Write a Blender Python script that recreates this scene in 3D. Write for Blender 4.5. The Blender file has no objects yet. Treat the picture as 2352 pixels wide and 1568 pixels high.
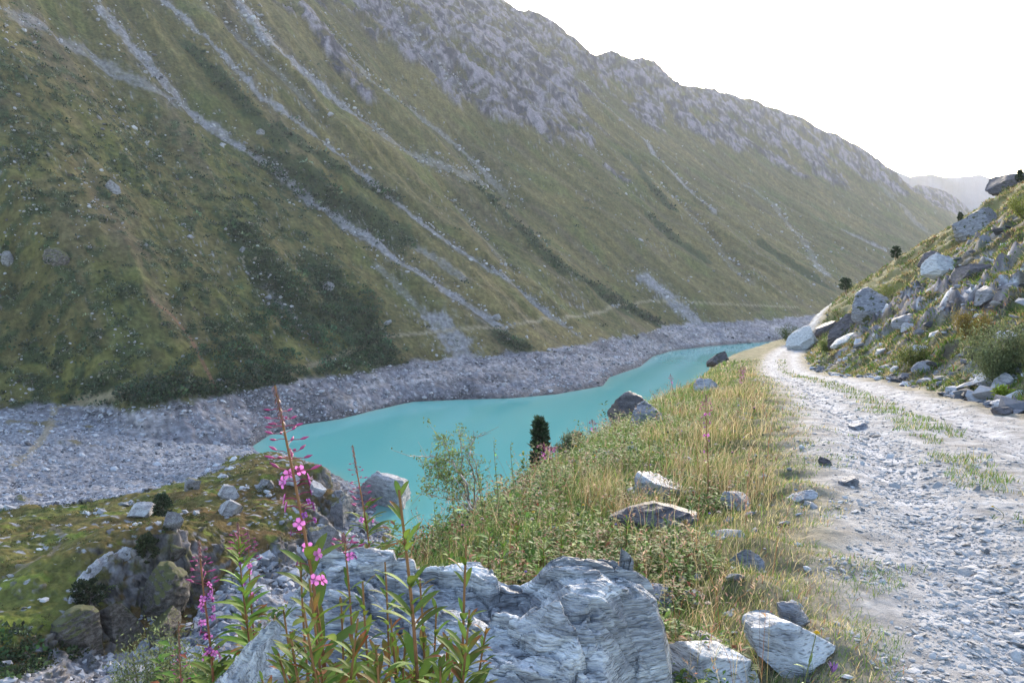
import bpy, math, random
import numpy as np
from math import radians, sin, cos, tan, pi

# ------------------------------------------------------------------ camera, sky, sun, exposure
scene = bpy.context.scene
COL = scene.collection
F, CX, CY = 1800.0, 1176.0, 784.0            # focal length and centre, for a 2352 px wide frame
PITCH = math.atan(184.0 / F)
cam_data = bpy.data.cameras.new("camera"); cam = bpy.data.objects.new("camera", cam_data)
COL.objects.link(cam); scene.camera = cam
cam.location = (0, 0, 0); cam.rotation_euler = (radians(90) - PITCH, 0, 0)
cam_data.sensor_width = 36.0; cam_data.lens = 36.0 * F / 2352.0
cam_data.clip_start = 0.05; cam_data.clip_end = 60000

SUN_EL, SUN_AZ = radians(14), radians(16.0)     # low, raised partly over the ridge for its glow, right of the view axis
world = bpy.data.worlds.new("World"); scene.world = world; world.use_nodes = True
wn = world.node_tree.nodes; wl = world.node_tree.links
bg = wn["Background"]; sky = wn.new("ShaderNodeTexSky"); sky.sky_type = 'NISHITA'
sky.sun_disc = False; sky.sun_elevation = SUN_EL; sky.sun_rotation = SUN_AZ
sky.air_density = 1.0; sky.dust_density = 4.0; sky.ozone_density = .3; sky.altitude = 2100
wl.new(sky.outputs[0], bg.inputs[0]); bg.inputs[1].default_value = 0.135
sd = bpy.data.lights.new("sun", 'SUN'); sun = bpy.data.objects.new("sun", sd); COL.objects.link(sun)
sd.energy = 2.8; sd.angle = radians(13); sd.color = (1.0, 0.88, 0.72)
sun.rotation_euler = (radians(90) - SUN_EL, 0, pi - SUN_AZ); sun.location = (300, 1000, 500)
scene.view_settings.view_transform = 'Standard'; scene.view_settings.look = 'None'
scene.view_settings.exposure = 2.35; scene.view_settings.gamma = 1
scene.render.engine = 'CYCLES'
scene.cycles.use_denoising = True
scene.cycles.max_bounces = 6; scene.cycles.transparent_max_bounces = 8

HAZE = .00007
rng = np.random.default_rng(7); random.seed(7)

# ------------------------------------------------------------------ helpers
def lin(r, g, b):
    f = lambda c: ((c/255+.055)/1.055)**2.4 if c > 10 else c/255/12.92
    return np.array([f(r), f(g), f(b)])
PERM = np.random.default_rng(3).permutation(256); PERM = np.concatenate([PERM]*3)
GR2 = np.stack([np.cos(np.arange(256)*2*pi/256*37), np.sin(np.arange(256)*2*pi/256*37)], 1)
_g = np.random.default_rng(5).normal(size=(256, 3)); GR3 = _g/np.linalg.norm(_g, axis=1)[:, None]
def n2(x, y, seed=0):
    x = np.asarray(x, float) + seed*17.31; y = np.asarray(y, float) + seed*9.7
    xi = np.floor(x).astype(np.int64); yi = np.floor(y).astype(np.int64); fx = x-xi; fy = y-yi; xi &= 255; yi &= 255
    sx = fx*fx*fx*(fx*(fx*6-15)+10); sy = fy*fy*fy*(fy*(fy*6-15)+10)
    def g(ax, ay, dx, dy):
        h = PERM[PERM[ax]+ay]; v = GR2[h]; return v[..., 0]*dx + v[..., 1]*dy
    a = g(xi, yi, fx, fy); b = g(xi+1, yi, fx-1, fy); c = g(xi, yi+1, fx, fy-1); d = g(xi+1, yi+1, fx-1, fy-1)
    return ((a+(b-a)*sx)*(1-sy) + (c+(d-c)*sx)*sy)*1.5
def n3(x, y, z, seed=0):
    x = np.asarray(x, float)+seed*13.3; y = np.asarray(y, float)+seed*7.9; z = np.asarray(z, float)+seed*3.1
    xi = np.floor(x).astype(np.int64); yi = np.floor(y).astype(np.int64); zi = np.floor(z).astype(np.int64)
    fx = x-xi; fy = y-yi; fz = z-zi; xi &= 255; yi &= 255; zi &= 255
    s = lambda t: t*t*t*(t*(t*6-15)+10)
    sx, sy, sz = s(fx), s(fy), s(fz); r = 0
    for i in (0, 1):
        for j in (0, 1):
            for k in (0, 1):
                v = GR3[PERM[PERM[PERM[xi+i]+yi+j]+zi+k]]
                d = v[..., 0]*(fx-i)+v[..., 1]*(fy-j)+v[..., 2]*(fz-k)
                r = r + d*(sx if i else 1-sx)*(sy if j else 1-sy)*(sz if k else 1-sz)
    return r*1.5
def fbm(x, y, o=4, seed=0, gain=.5, lac=2.03):
    a, s, t = 1.0, 0, 0
    for i in range(o):
        s = s + a*n2(x, y, seed+i); t += a; x = x*lac; y = y*lac; a *= gain
    return s/t*1.6
def fbm3(x, y, z, o=4, seed=0, gain=.5):
    a, s, t = 1.0, 0, 0
    for i in range(o):
        s = s + a*n3(x, y, z, seed+i); t += a; x, y, z = x*2.03, y*2.03, z*2.03; a *= gain
    return s/t*1.6
def ridged(x, y, o=4, seed=0):
    a, s, t = 1.0, 0, 0
    for i in range(o):
        s = s + a*(1-2*np.abs(n2(x, y, seed+i))); t += a; x = x*2.1; y = y*2.1; a *= .5
    return s/t
def sstep(a, b, x):
    t = np.clip((x-a)/(b-a), 0, 1); return t*t*(3-2*t)
def smax(a, b, k):
    h = np.clip(.5+.5*(a-b)/k, 0, 1); return b*(1-h)+a*h + k*h*(1-h)
def mix(a, b, t): return a*(1-t[..., None]) + b*t[..., None]

def ray(px, py):
    dx = (np.asarray(px, float)-CX)/F; dz = -(np.asarray(py, float)-CY)/F
    return np.stack([dx, np.cos(PITCH)+dz*np.sin(PITCH), -np.sin(PITCH)+dz*np.cos(PITCH)], -1)
def at_z(px, py, z):
    d = ray(px, py); return d*(z/d[..., 2])[..., None]
def at_y(px, py, y):
    d = ray(px, py); return d*(y/d[..., 1])[..., None] if np.ndim(px) else d*(y/d[1])
def project(P):
    x, y, z = P[..., 0], P[..., 1], P[..., 2]
    fw = y*np.cos(PITCH)-z*np.sin(PITCH); up = y*np.sin(PITCH)+z*np.cos(PITCH)
    return CX+F*x/fw, CY-F*up/fw

def mesh_np(name, V, faces, mat=None, cols=None, parent=None, smooth=True, **props):
    """faces: list of int arrays (n,3)/(n,4)"""
    me = bpy.data.meshes.new(name)
    V = np.asarray(V, np.float32); me.vertices.add(len(V)); me.vertices.foreach_set("co", V.ravel())
    if not isinstance(faces, (list, tuple)): faces = [faces]
    faces = [np.asarray(f, np.int32) for f in faces if len(f)]
    tot = sum(f.size for f in faces); npoly = sum(len(f) for f in faces)
    me.loops.add(tot); me.polygons.add(npoly)
    me.loops.foreach_set("vertex_index", np.concatenate([f.ravel() for f in faces]))
    sizes = np.concatenate([np.full(len(f), f.shape[1], np.int32) for f in faces])
    starts = np.concatenate([[0], np.cumsum(sizes)[:-1]]).astype(np.int32)
    me.polygons.foreach_set("loop_start", starts)
    me.polygons.foreach_set("use_smooth", np.full(npoly, smooth))
    me.update(calc_edges=True)
    if cols is not None:
        a = me.attributes.new("Col", 'FLOAT_COLOR', 'POINT')
        c = np.ones((len(V), 4), np.float32); c[:, :3] = cols; a.data.foreach_set("color", c.ravel())
    if mat: me.materials.append(mat)
    o = bpy.data.objects.new(name, me); COL.objects.link(o)
    if parent: o.parent = parent
    for k, v in props.items(): o[k] = v
    return o
def tag(o, label, cat, group=None, kind=None):
    o['label'] = label; o['category'] = cat
    if group: o['group'] = group
    if kind: o['kind'] = kind
    return o
def empty(name, loc, label, cat, group=None):
    o = bpy.data.objects.new(name, None); o.empty_display_size = .2; COL.objects.link(o); o.location = loc
    return tag(o, label, cat, group)
def grid_faces(nr, nc):
    i = np.arange(nr-1)[:, None]*nc + np.arange(nc-1)[None]
    return np.stack([i, i+1, i+nc+1, i+nc], -1).reshape(-1, 4)

# ------------------------------------------------------------------ materials
def mat_new(name):
    m = bpy.data.materials.new(name); m.use_nodes = True
    nt = m.node_tree; b = nt.nodes["Principled BSDF"]; return m, nt.nodes, nt.links, b
def col_mat(name, rough=.85, spec=.3, bump=0, scale=5.0, var=.25, transl=0, dist=1.0, vscale=None, detail=8):
    """vertex colour times fine procedural variation, with procedural bump"""
    m, n, l, b = mat_new(name)
    at = n.new("ShaderNodeAttribute"); at.attribute_name = "Col"
    tc = n.new("ShaderNodeTexCoord")
    no = n.new("ShaderNodeTexNoise"); no.inputs["Scale"].default_value = vscale or scale
    no.inputs["Detail"].default_value = detail; no.inputs["Roughness"].default_value = .65
    l.new(tc.outputs["Object"], no.inputs["Vector"])
    mr = n.new("ShaderNodeMapRange"); mr.inputs[1].default_value = .3; mr.inputs[2].default_value = .7
    mr.inputs[3].default_value = 1-var; mr.inputs[4].default_value = 1+var
    l.new(no.outputs[0], mr.inputs[0])
    mx = n.new("ShaderNodeVectorMath"); mx.operation = 'SCALE'
    l.new(at.outputs["Color"], mx.inputs[0]); l.new(mr.outputs[0], mx.inputs["Scale"])
    l.new(mx.outputs[0], b.inputs["Base Color"])
    b.inputs["Roughness"].default_value = rough; b.inputs["Specular IOR Level"].default_value = spec
    if bump:
        n2_ = n.new("ShaderNodeTexNoise"); n2_.inputs["Scale"].default_value = scale; n2_.inputs["Detail"].default_value = 10
        n2_.inputs["Roughness"].default_value = .7; l.new(tc.outputs["Object"], n2_.inputs["Vector"])
        bp = n.new("ShaderNodeBump"); bp.inputs["Strength"].default_value = bump; bp.inputs["Distance"].default_value = dist
        l.new(n2_.outputs[0], bp.inputs["Height"]); l.new(bp.outputs[0], b.inputs["Normal"])
    if transl:
        t = n.new("ShaderNodeBsdfTranslucent"); l.new(mx.outputs[0], t.inputs[0])
        ms = n.new("ShaderNodeMixShader"); ms.inputs[0].default_value = transl
        l.new(b.outputs[0], ms.inputs[1]); l.new(t.outputs[0], ms.inputs[2])
        l.new(ms.outputs[0], n["Material Output"].inputs[0])
    return m
M_far = col_mat("mountain_ground", .95, .1, bump=1.0, scale=.35, var=.42, dist=1.6, vscale=.45)
M_floor = col_mat("valley_ground", .95, .1, bump=1, scale=1.2, var=.38, dist=.4, vscale=1.3)
M_near = col_mat("hillside_ground", .95, .15, bump=.8, scale=12, var=.35, dist=.04)
M_road = col_mat("gravel_track", .9, .25, bump=.9, scale=26, var=.3, dist=.025, vscale=40)
M_leaf = col_mat("leaves", .65, .18, scale=9, var=.2, transl=.4)
M_grass = col_mat("grass_blades", .6, .3, scale=3, var=.2, transl=.4)
M_shrub = col_mat("shrub_foliage", .8, .2, scale=.5, var=.3, transl=.15)
M_stem = col_mat("plant_stems", .6, .3, scale=20, var=.15)
M_petal = col_mat("petals", .6, .2, scale=30, var=.12, transl=.45)
M_bark = col_mat("bark", .9, .1, bump=.6, scale=30, var=.3, dist=.01)
M_stone = col_mat("loose_stones", .85, .3, bump=.6, scale=14, var=.22, dist=.02)
M_farstone = col_mat("far_stones", .9, .2, bump=.7, scale=1.5, var=.2, dist=.2)

def schist(name, c_dark, c_mid, c_light, scale=3.0, rot=(0, 0, 0), bump=.8, moss=.0, stretch=5.0, dist=.03, lichen=.35, top=0):
    """layered grey rock: stretched streaks, pale crust, dark specks, a few moss patches"""
    m, n, l, b = mat_new(name)
    tc = n.new("ShaderNodeTexCoord"); mp = n.new("ShaderNodeMapping")
    mp.inputs["Rotation"].default_value = rot; mp.inputs["Scale"].default_value = (1, 1, stretch)
    l.new(tc.outputs["Object"], mp.inputs[0])
    a = n.new("ShaderNodeTexNoise"); a.inputs["Scale"].default_value = scale; a.inputs["Detail"].default_value = 12
    a.inputs["Roughness"].default_value = .68; a.inputs["Distortion"].default_value = .15
    l.new(mp.outputs[0], a.inputs["Vector"])
    r = n.new("ShaderNodeValToRGB"); e = r.color_ramp.elements
    e[0].position = .30; e[0].color = (*c_dark, 1); e[1].position = .68; e[1].color = (*c_light, 1)
    k = e.new(.47); k.color = (*c_mid, 1)
    l.new(a.outputs[0], r.inputs[0])
    c = n.new("ShaderNodeTexNoise"); c.inputs["Scale"].default_value = scale*1.1; c.inputs["Detail"].default_value = 9
    c.inputs["Roughness"].default_value = .75; l.new(tc.outputs["Object"], c.inputs["Vector"])
    cr = n.new("ShaderNodeMapRange"); cr.inputs[1].default_value = .5; cr.inputs[2].default_value = .62; cr.inputs[4].default_value = lichen
    l.new(c.outputs[0], cr.inputs[0])
    m1 = n.new("ShaderNodeMixRGB"); m1.inputs[2].default_value = (*[min(.9, v*1.15) for v in c_light], 1)
    l.new(cr.outputs[0], m1.inputs[0]); l.new(r.outputs[0], m1.inputs[1])
    out = m1
    v = n.new("ShaderNodeTexNoise"); v.inputs["Scale"].default_value = scale*9; v.inputs["Detail"].default_value = 4
    l.new(mp.outputs[0], v.inputs["Vector"])
    vr = n.new("ShaderNodeMapRange"); vr.inputs[1].default_value = .36; vr.inputs[2].default_value = .46; vr.inputs[3].default_value = .45; vr.inputs[4].default_value = 1
    l.new(v.outputs[0], vr.inputs[0])
    m2 = n.new("ShaderNodeVectorMath"); m2.operation = 'SCALE'; l.new(m1.outputs[0], m2.inputs[0]); l.new(vr.outputs[0], m2.inputs["Scale"])
    last = m2.outputs[0]
    if moss:
        q = n.new("ShaderNodeTexNoise"); q.inputs["Scale"].default_value = scale*.8; q.inputs["Detail"].default_value = 8
        mq = n.new("ShaderNodeMapping"); mq.inputs["Location"].default_value = (3.1, 7.7, 1.3); l.new(tc.outputs["Object"], mq.inputs[0]); l.new(mq.outputs[0], q.inputs["Vector"])
        qr = n.new("ShaderNodeMapRange"); qr.inputs[1].default_value = .66-moss*.2; qr.inputs[2].default_value = .70-moss*.2
        l.new(q.outputs[0], qr.inputs[0])
        m3 = n.new("ShaderNodeMixRGB"); m3.inputs[2].default_value = (.05, .055, .02, 1)
        l.new(qr.outputs[0], m3.inputs[0]); l.new(last, m3.inputs[1]); last = m3.outputs[0]
    if top:
        gm = n.new("ShaderNodeNewGeometry"); sx = n.new("ShaderNodeSeparateXYZ"); l.new(gm.outputs["Normal"], sx.inputs[0])
        tn = n.new("ShaderNodeTexNoise"); tn.inputs["Scale"].default_value = scale*1.3; tn.inputs["Detail"].default_value = 8; l.new(tc.outputs["Object"], tn.inputs["Vector"])
        sm_ = n.new("ShaderNodeMath"); sm_.operation = 'MULTIPLY_ADD'; sm_.inputs[1].default_value = 1.4; l.new(tn.outputs[0], sm_.inputs[0]); l.new(sx.outputs[2], sm_.inputs[2])
        tr = n.new("ShaderNodeMapRange"); tr.inputs[1].default_value = 1.75-top; tr.inputs[2].default_value = 1.9-top; l.new(sm_.outputs[0], tr.inputs[0])
        m4 = n.new("ShaderNodeMixRGB"); m4.inputs[2].default_value = (.10, .10, .03, 1); l.new(tr.outputs[0], m4.inputs[0]); l.new(last, m4.inputs[1]); last = m4.outputs[0]
    l.new(last, b.inputs["Base Color"]); b.inputs["Roughness"].default_value = .7; b.inputs["Specular IOR Level"].default_value = .4
    ad = n.new("ShaderNodeMath"); ad.operation = 'ADD'; l.new(a.outputs[0], ad.inputs[0]); l.new(v.outputs[0], ad.inputs[1])
    bp = n.new("ShaderNodeBump"); bp.inputs["Strength"].default_value = bump; bp.inputs["Distance"].default_value = dist
    l.new(ad.outputs[0], bp.inputs["Height"]); l.new(bp.outputs[0], b.inputs["Normal"])
    return m
# ------------------------------------------------------------------ the lie of the land (one height function)
WATER = -60.0; HIGH = -48.0                    # water level, high-water mark of the reservoir, metres below the eye
AX = radians(43.0); SA, CA = sin(AX), cos(AX)
def uw(x, y): return x*SA+y*CA, -x*CA+y*SA
def curve_uw(pts, z):
    P = np.array([at_z(np.float64(a), np.float64(b), z) for a, b in pts]); u, w = uw(P[:, 0], P[:, 1])
    o = np.argsort(u); return u[o], w[o]
VEG_PX = [(-900, 985), (-400, 965), (-150, 950), (0, 935), (170, 928), (300, 938), (430, 925), (520, 905), (640, 885), (760, 862), (850, 850), (900, 838), (1020, 824), (1150, 815), (1240, 806), (1330, 790), (1420, 772), (1480, 765), (1530, 748), (1620, 742), (1700, 738), (1800, 730), (1950, 716)]
SHORE_PX = [(-900, 1100), (-400, 1090), (0, 1075), (300, 1060), (480, 1042), (580, 1024), (620, 998), (700, 974), (780, 962), (860, 942), (920, 928), (950, 922), (1050, 918), (1180, 914), (1280, 905), (1385, 886), (1400, 866), (1470, 842), (1500, 818), (1540, 806), (1620, 796), (1690, 790), (1760, 785), (1900, 770)]
UV, WV = curve_uw(VEG_PX, HIGH); US, WS = curve_uw(SHORE_PX, WATER)
_d = np.linspace(0, 3000, 601)
_s = np.interp(_d, [0, 120, 260, 450, 800, 3000], [.46, .52, .62, .78, .92, .92])
_p = np.concatenate([[0], np.cumsum((_s[1:]+_s[:-1])/2*(_d[1]-_d[0]))])
def prof(d): return np.interp(d, _d, _p)
SKY_PX = [(-700, -560), (-300, -420), (200, -290), (600, -200), (850, -125), (1000, -70), (1080, -36), (1130, -12), (1155, 3), (1175, 18), (1193, 30), (1203, 26), (1215, 24), (1245, 34), (1268, 50), (1290, 66), (1300, 84), (1312, 100), (1330, 122), (1345, 127), (1375, 126), (1398, 118), (1412, 120), (1425, 130), (1437, 132), (1450, 138), (1468, 134), (1495, 136), (1503, 140), (1510, 165), (1522, 184), (1545, 192), (1562, 196), (1580, 200), (1598, 199), (1615, 205), (1640, 206), (1652, 214), (1675, 216), (1700, 226), (1738, 230), (1752, 240), (1775, 248), (1800, 258), (1825, 262), (1845, 272), (1870, 290), (1895, 302), (1915, 306), (1940, 318), (1970, 336), (1992, 352), (2005, 372), (2022, 386), (2040, 408), (2062, 424), (2085, 436), (2095, 430), (2110, 426), (2135, 430), (2155, 436), (2172, 448), (2185, 470), (2200, 492), (2215, 520), (2240, 560), (2290, 590)]
_sk = np.array(SKY_PX, float)
_R = np.interp(_sk[:, 0], [-700, 0, 700, 1150, 1300, 1500, 1700, 1850, 2000, 2040, 2110, 2200, 2290], [620, 800, 1150, 1430, 1480, 1580, 1740, 1880, 2060, 2150, 2320, 2560, 2900])
_rd = ray(_sk[:, 0], _sk[:, 1]); _rp = _rd*(_R/np.hypot(_rd[:, 0], _rd[:, 1]))[:, None]
UR, WR = uw(_rp[:, 0], _rp[:, 1]); _o = np.argsort(UR); UR, WR, ZR = UR[_o], WR[_o], _rp[_o, 2]
KR = (ZR-HIGH)/prof(WR-np.interp(UR, UV, WV))
print("K range", KR.min(), KR.max(), "u", UR.min(), UR.max())
# K varies smoothly down-slope: only the top third follows the jagged ridge
_ker = np.exp(-np.linspace(-2, 2, 15)**2); _ker /= _ker.sum()
KS = np.convolve(np.pad(KR, 7, mode='edge'), _ker, 'valid')

# gullies, scree runs and paths, traced on the slope: (points, half width in m, kind, depth)
SCREE = [
 ([(235, 15), (330, 130), (420, 230), (500, 290)], 6, .9, 2.5), ([(440, 245), (500, 290), (560, 335), (620, 380), (720, 460), (830, 530), (960, 620), (1080, 700), (1150, 745)], 4.2, .95, 1.8),
 ([(370, 0), (480, 90), (600, 220), (700, 290), (850, 410), (960, 500), (1060, 570), (1190, 660), (1290, 735)], 2.8, .9, 2),
 ([(555, 0), (620, 90), (720, 180), (800, 240)], 9, .9, 3), ([(800, 240), (900, 320), (1000, 370), (1130, 430)], 8, .5, 2),
 ([(770, 80), (850, 180), (950, 250), (1050, 330), (1180, 450)], 6, .55, 3),
 ([(1180, 90), (1250, 130), (1340, 190), (1400, 250), (1490, 330), (1560, 410), (1640, 480)], 4.5, .8, 1.5),
 ([(1485, 640), (1530, 675), (1580, 720), (1610, 745)], 9, .9, 0), ([(1010, 745), (1050, 790), (1090, 840)], 9, .85, 0),
 ([(0, 30), (100, 60), (200, 125), (300, 185), (420, 240)], 7, .6, 0), ([(860, 600), (950, 700), (1030, 770)], 3, .4, 0),
 ([(950, 570), (1010, 600), (1080, 650)], 4, .5, 0), ([(1700, 420), (1780, 470), (1850, 560), (1900, 640)], 6, .35, 0), ([(1935, 528), (1980, 548), (2030, 572)], 5, .8, 0),
 ([(1860, 590), (1905, 640)], 8, .6, 0), ([(2020, 420), (2080, 480), (2140, 540)], 10, .4, 0), ([(1620, 560), (1700, 620), (1740, 660)], 4, .25, 2),
 ([(1040, 460), (1130, 560), (1180, 620)], 3, .25, 3), ([(1230, 700), (1300, 745), (1340, 780)], 2, .4, 1), ([(450, 0), (520, 50), (640, 160), (740, 260)], 4, .35, 5),
 ([(900, 0), (930, 60), (1000, 150), (1080, 210)], 8, .5, 6), ([(600, 640), (660, 700), (700, 760)], 2.5, .4, 2), ([(1500, 400), (1600, 500), (1700, 610)], 4, .15, 5)]
DARK = [([(640, 380), (760, 460), (900, 535)], 20), ([(440, 120), (560, 240), (640, 330)], 8), ([(740, 640), (800, 720), (860, 800)], 16), ([(560, 540), (640, 640), (720, 720)], 13), ([(640, 300), (760, 380), (900, 450)], 9),
        ([(1400, 690), (1480, 725), (1510, 742)], 15), ([(1100, 430), (1230, 560), (1300, 620), (1420, 690)], 9), ([(1150, 770), (1200, 800)], 9), ([(760, 830), (860, 820), (880, 835)], 6), ([(350, 900), (520, 890), (640, 865)], 6),
        ([(1620, 600), (1560, 560), (1500, 500)], 9), ([(200, 890), (330, 920)], 4), ([(1750, 560), (1900, 660)], 9), ([(1440, 360), (1540, 480)], 8)]
ROCK = [([(880, 40), (980, 120), (1080, 190), (1180, 245), (1260, 215)], 62), ([(1060, 60), (1180, 120), (1250, 150)], 75), ([(1290, 150), (1300, 230)], 25), ([(720, 40), (800, 180), (830, 210)], 16), ([(1500, 215), (1480, 280)], 26),
        ([(1560, 250), (1600, 300), (1720, 330), (1820, 390)], 34), ([(1700, 260), (1850, 330), (1900, 400)], 42), ([(1960, 380), (2040, 420)], 45), ([(1400, 160), (1480, 190)], 28), ([(1310, 310), (1350, 320)], 12), ([(1400, 390), (1430, 410)], 9)]
PATH = [([(1835, 706), (1700, 700), (1500, 690), (1430, 700), (1330, 727), (1150, 748), (1000, 763), (880, 772), (830, 800), (700, 845), (600, 872), (480, 883), (350, 893), (170, 924), (125, 937), (112, 990), (70, 1040), (20, 1080), (-60, 1090)], .95, (165, 150, 125)),
        ([(350, 690), (400, 730), (440, 780), (470, 840), (500, 900)], .7, (150, 110, 90))]

# --- valley floor and knoll: control points (px, py, z), linear RBF
FLOOR_PX = [(-500, 950, -46), (-200, 950, -48), (0, 950, -49), (-400, 1040, -52), (0, 1040, -53), (0, 1120, -54.5), (150, 1000, -52), (200, 1090, -56), (350, 1000, -55.5), (400, 1070, -57.5), (520, 1010, -58.5), (520, 1040, -58.8), (585, 1030, -60),
 (200, 1140, -55.5), (400, 1115, -55),
 (0, 1175, -50.5), (-300, 1180, -50), (-600, 1300, -48), (-300, 1400, -48), (-300, 1568, -48), (-600, 1700, -47), (-100, 1640, -49), (240, 1150, -51.5), (400, 1122, -50.5), (480, 1088, -52), (560, 1046, -53), (640, 1038, -52), (700, 1066, -51), (755, 1100, -49.5), (782, 1128, -50.5),
 (300, 1200, -47.5), (500, 1170, -48), (620, 1120, -48.5), (700, 1160, -48.5), (600, 1220, -49), (100, 1250, -47), (0, 1350, -47), (150, 1330, -46.3), (240, 1262, -44.2), (340, 1252, -44.5), (400, 1270, -46), (440, 1310, -49.5), (400, 1330, -50), (560, 1280, -50.3), (640, 1240, -49.6), (560, 1340, -52.3), (130, 1410, -48), (60, 1470, -48.8), (0, 1450, -48.2), (60, 1580, -50.5),
 (795, 1140, -58), (775, 1190, -58.5), (740, 1230, -57.5), (700, 1300, -54.8), (620, 1350, -53.9), (520, 1400, -53.4), (450, 1440, -54.3), (380, 1480, -54.8), (280, 1490, -54.6), (180, 1545, -53.5),
 (830, 1180, -59.3), (760, 1340, -58.6), (905, 1175, -60.8), (800, 1110, -61), (930, 1200, -62), (770, 1085, -63),
 (650, 1000, -62.5), (720, 1030, -64), (900, 1000, -67), (1100, 1000, -68), (1400, 900, -66), (1600, 850, -64), (1000, 1300, -64), (1200, 1100, -66), (1500, 1100, -66), (1500, 1500, -60)]
_fp = np.array([[*at_z(np.float64(a), np.float64(b), z)] for a, b, z in FLOOR_PX])
_fx = _fp[:, :2]/100.; _fz = _fp[:, 2]
_D = np.sqrt(((_fx[:, None]-_fx[None])**2).sum(-1)+1e-4); _n = len(_fx)
_A = np.zeros((_n+1, _n+1)); _A[:_n, :_n] = -_D - .0*np.eye(_n); _A[:_n, _n] = 1; _A[_n, :_n] = 1
_w = np.linalg.solve(_A, np.concatenate([_fz, [0]]))
def chunked(f, x, y, n=60000):
    xs = np.ravel(x); ys = np.ravel(y)
    out = [f(xs[i:i+n], ys[i:i+n]) for i in range(0, len(xs), n)]
    return np.concatenate(out).reshape(np.shape(x))
def _floor(x, y):
    r = np.full(x.shape, _w[-1])
    for i in range(_n): r -= _w[i]*np.sqrt((x/100-_fx[i, 0])**2+(y/100-_fx[i, 1])**2+1e-4)
    return r
def floor_h(x, y):
    z = chunked(_floor, x, y)
    z = np.where(y > 330, np.minimum(z, -58-(y-330)*.05), z)
    return np.clip(z, -75, -38)
def wall_h(x, y, detail=True):
    u, w = uw(x, y)
    wv = np.interp(u, UV, WV); ws = np.interp(u, US, WS); ws = np.minimum(ws, wv-4)
    d = w-wv; wr = np.interp(u, UR, WR)
    tt = np.clip(d/(wr-wv), 0, 1)
    k = np.interp(u, UR, KS)*(1-sstep(.55, .95, tt)) + np.interp(u, UR, KR)*sstep(.55, .95, tt)
    up = HIGH + prof(np.clip(np.minimum(w, wr)-wv, 0, None))*k - .75*np.clip(w-wr, 0, None)
    t = (w-ws)/(wv-ws)
    lo = np.where(w > ws, WATER+(HIGH-WATER)*np.clip(t, 0, 1)**.9, WATER+(w-ws)*.35)
    return np.where(d > 0, up, lo)
# --- the near hillside with the track
RY = np.array([-20, -5, 0, 3, 4.4, 6.9, 11.5, 18, 30, 42, 55, 68, 80, 92, 110, 140, 300])
RXL = np.array([-6.2, -1.2, .5, 1.46, 1.98, 2.82, 4.4, 6.45, 10.0, 13.6, 17.6, 21.9, 26.3, 31.5, 41, 58, 140])
RZ = np.array([-.6, -1.25, -1.5, -1.66, -1.76, -2.0, -2.42, -3.1, -4.5, -6.2, -7.7, -8.7, -9.5, -10.1, -10.8, -11.5, -14])
_ys = np.linspace(-20, 300, 1281)
def _sm(v, k=9):
    q = np.interp(_ys, RY, v); return np.convolve(np.pad(q, k, mode='edge'), np.ones(2*k+1)/(2*k+1), 'valid')
_rx = _sm(RXL+1.66); _rz = _sm(RZ)
def road_x(y): return np.interp(y, _ys, _rx)
def road_z(y): return np.interp(y, _ys, _rz)
CR = cos(radians(18.5))
def track_t(x, y): return (x-road_x(y))*CR
def near_h(x, y):
    t = track_t(x, y); zr = road_z(y)
    # left verge and drop
    e = np.interp(y, [-5, 1, 2, 4, 6, 8, 12, 20, 35, 60, 90], [2.5, 2.5, 2.7, 3.2, 3.6, 3.75, 3.9, 4.0, 4.0, 4.2, 5.0])+.35*n2(y*.23, y*0, 4)
    q = -t
    verge = -.085*np.clip(q-1.7, 0, None) - .05*np.clip(q-3.4, 0, 6)
    over = np.clip(q-e, 0, None); drop = np.where(over < 2, .20*over*over, .8+.78*(over-2))
    left = verge-drop
    # right bank; beyond ~95 m a spur comes forward
    foot = 2.0 + .25*n2(y*.3, y*0+3, 8) - 7.5*sstep(84, 112, y) - .25*np.clip(y-112, 0, 40)
    p = np.clip(t-foot, 0, None)
    steep = np.interp(y, [0, 10, 30, 60, 90, 120], [.80, .80, .81, .79, .74, .66])
    bank = np.where(p < 1.2, .30*p*p, .43+steep*(p-1.2)) - .0035*np.clip(p-20, 0, None)**2*.4
    bank = np.maximum(bank, -20)
    z = zr + np.where(t < 0, left, bank)
    z += np.where(y > 110, -(y-110)**2*.0035, 0)
    return z
def seg_dist(x, y, pts):
    """distance to a polyline and position (0..1) along it"""
    best = np.full(np.shape(x), 1e9); pos = np.zeros(np.shape(x)); n = len(pts)-1
    for i in range(n):
        ax, ay = pts[i][:2]; bx, by = pts[i+1][:2]; dx, dy = bx-ax, by-ay; L = dx*dx+dy*dy+1e-9
        t = np.clip(((x-ax)*dx+(y-ay)*dy)/L, 0, 1); d = np.hypot(x-ax-t*dx, y-ay-t*dy)
        m = d < best; best = np.where(m, d, best); pos = np.where(m, (i+t)/n, pos)
    return best, pos
def base_h(x, y):
    return np.maximum(np.maximum(wall_h(x, y), floor_h(x, y)), near_h(x, y)) if True else 0
def hit(px, py, fn=None, r0=1.0, r1=3500, n=1500):
    """first ground point along the ray of a pixel"""
    fn = fn or base_h; d = ray(np.float64(px), np.float64(py)); r = np.geomspace(r0, r1, n)
    P = d[None]*r[:, None]; g = fn(P[:, 0], P[:, 1]); below = P[:, 2] < g
    i = int(np.argmax(below)) if below.any() else n-1
    if i == 0: return P[0]
    a, b = (P[i-1, 2]-g[i-1]), (P[i, 2]-g[i]); t = a/(a-b+1e-9)
    q = P[i-1]+(P[i]-P[i-1])*t; return q
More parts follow.
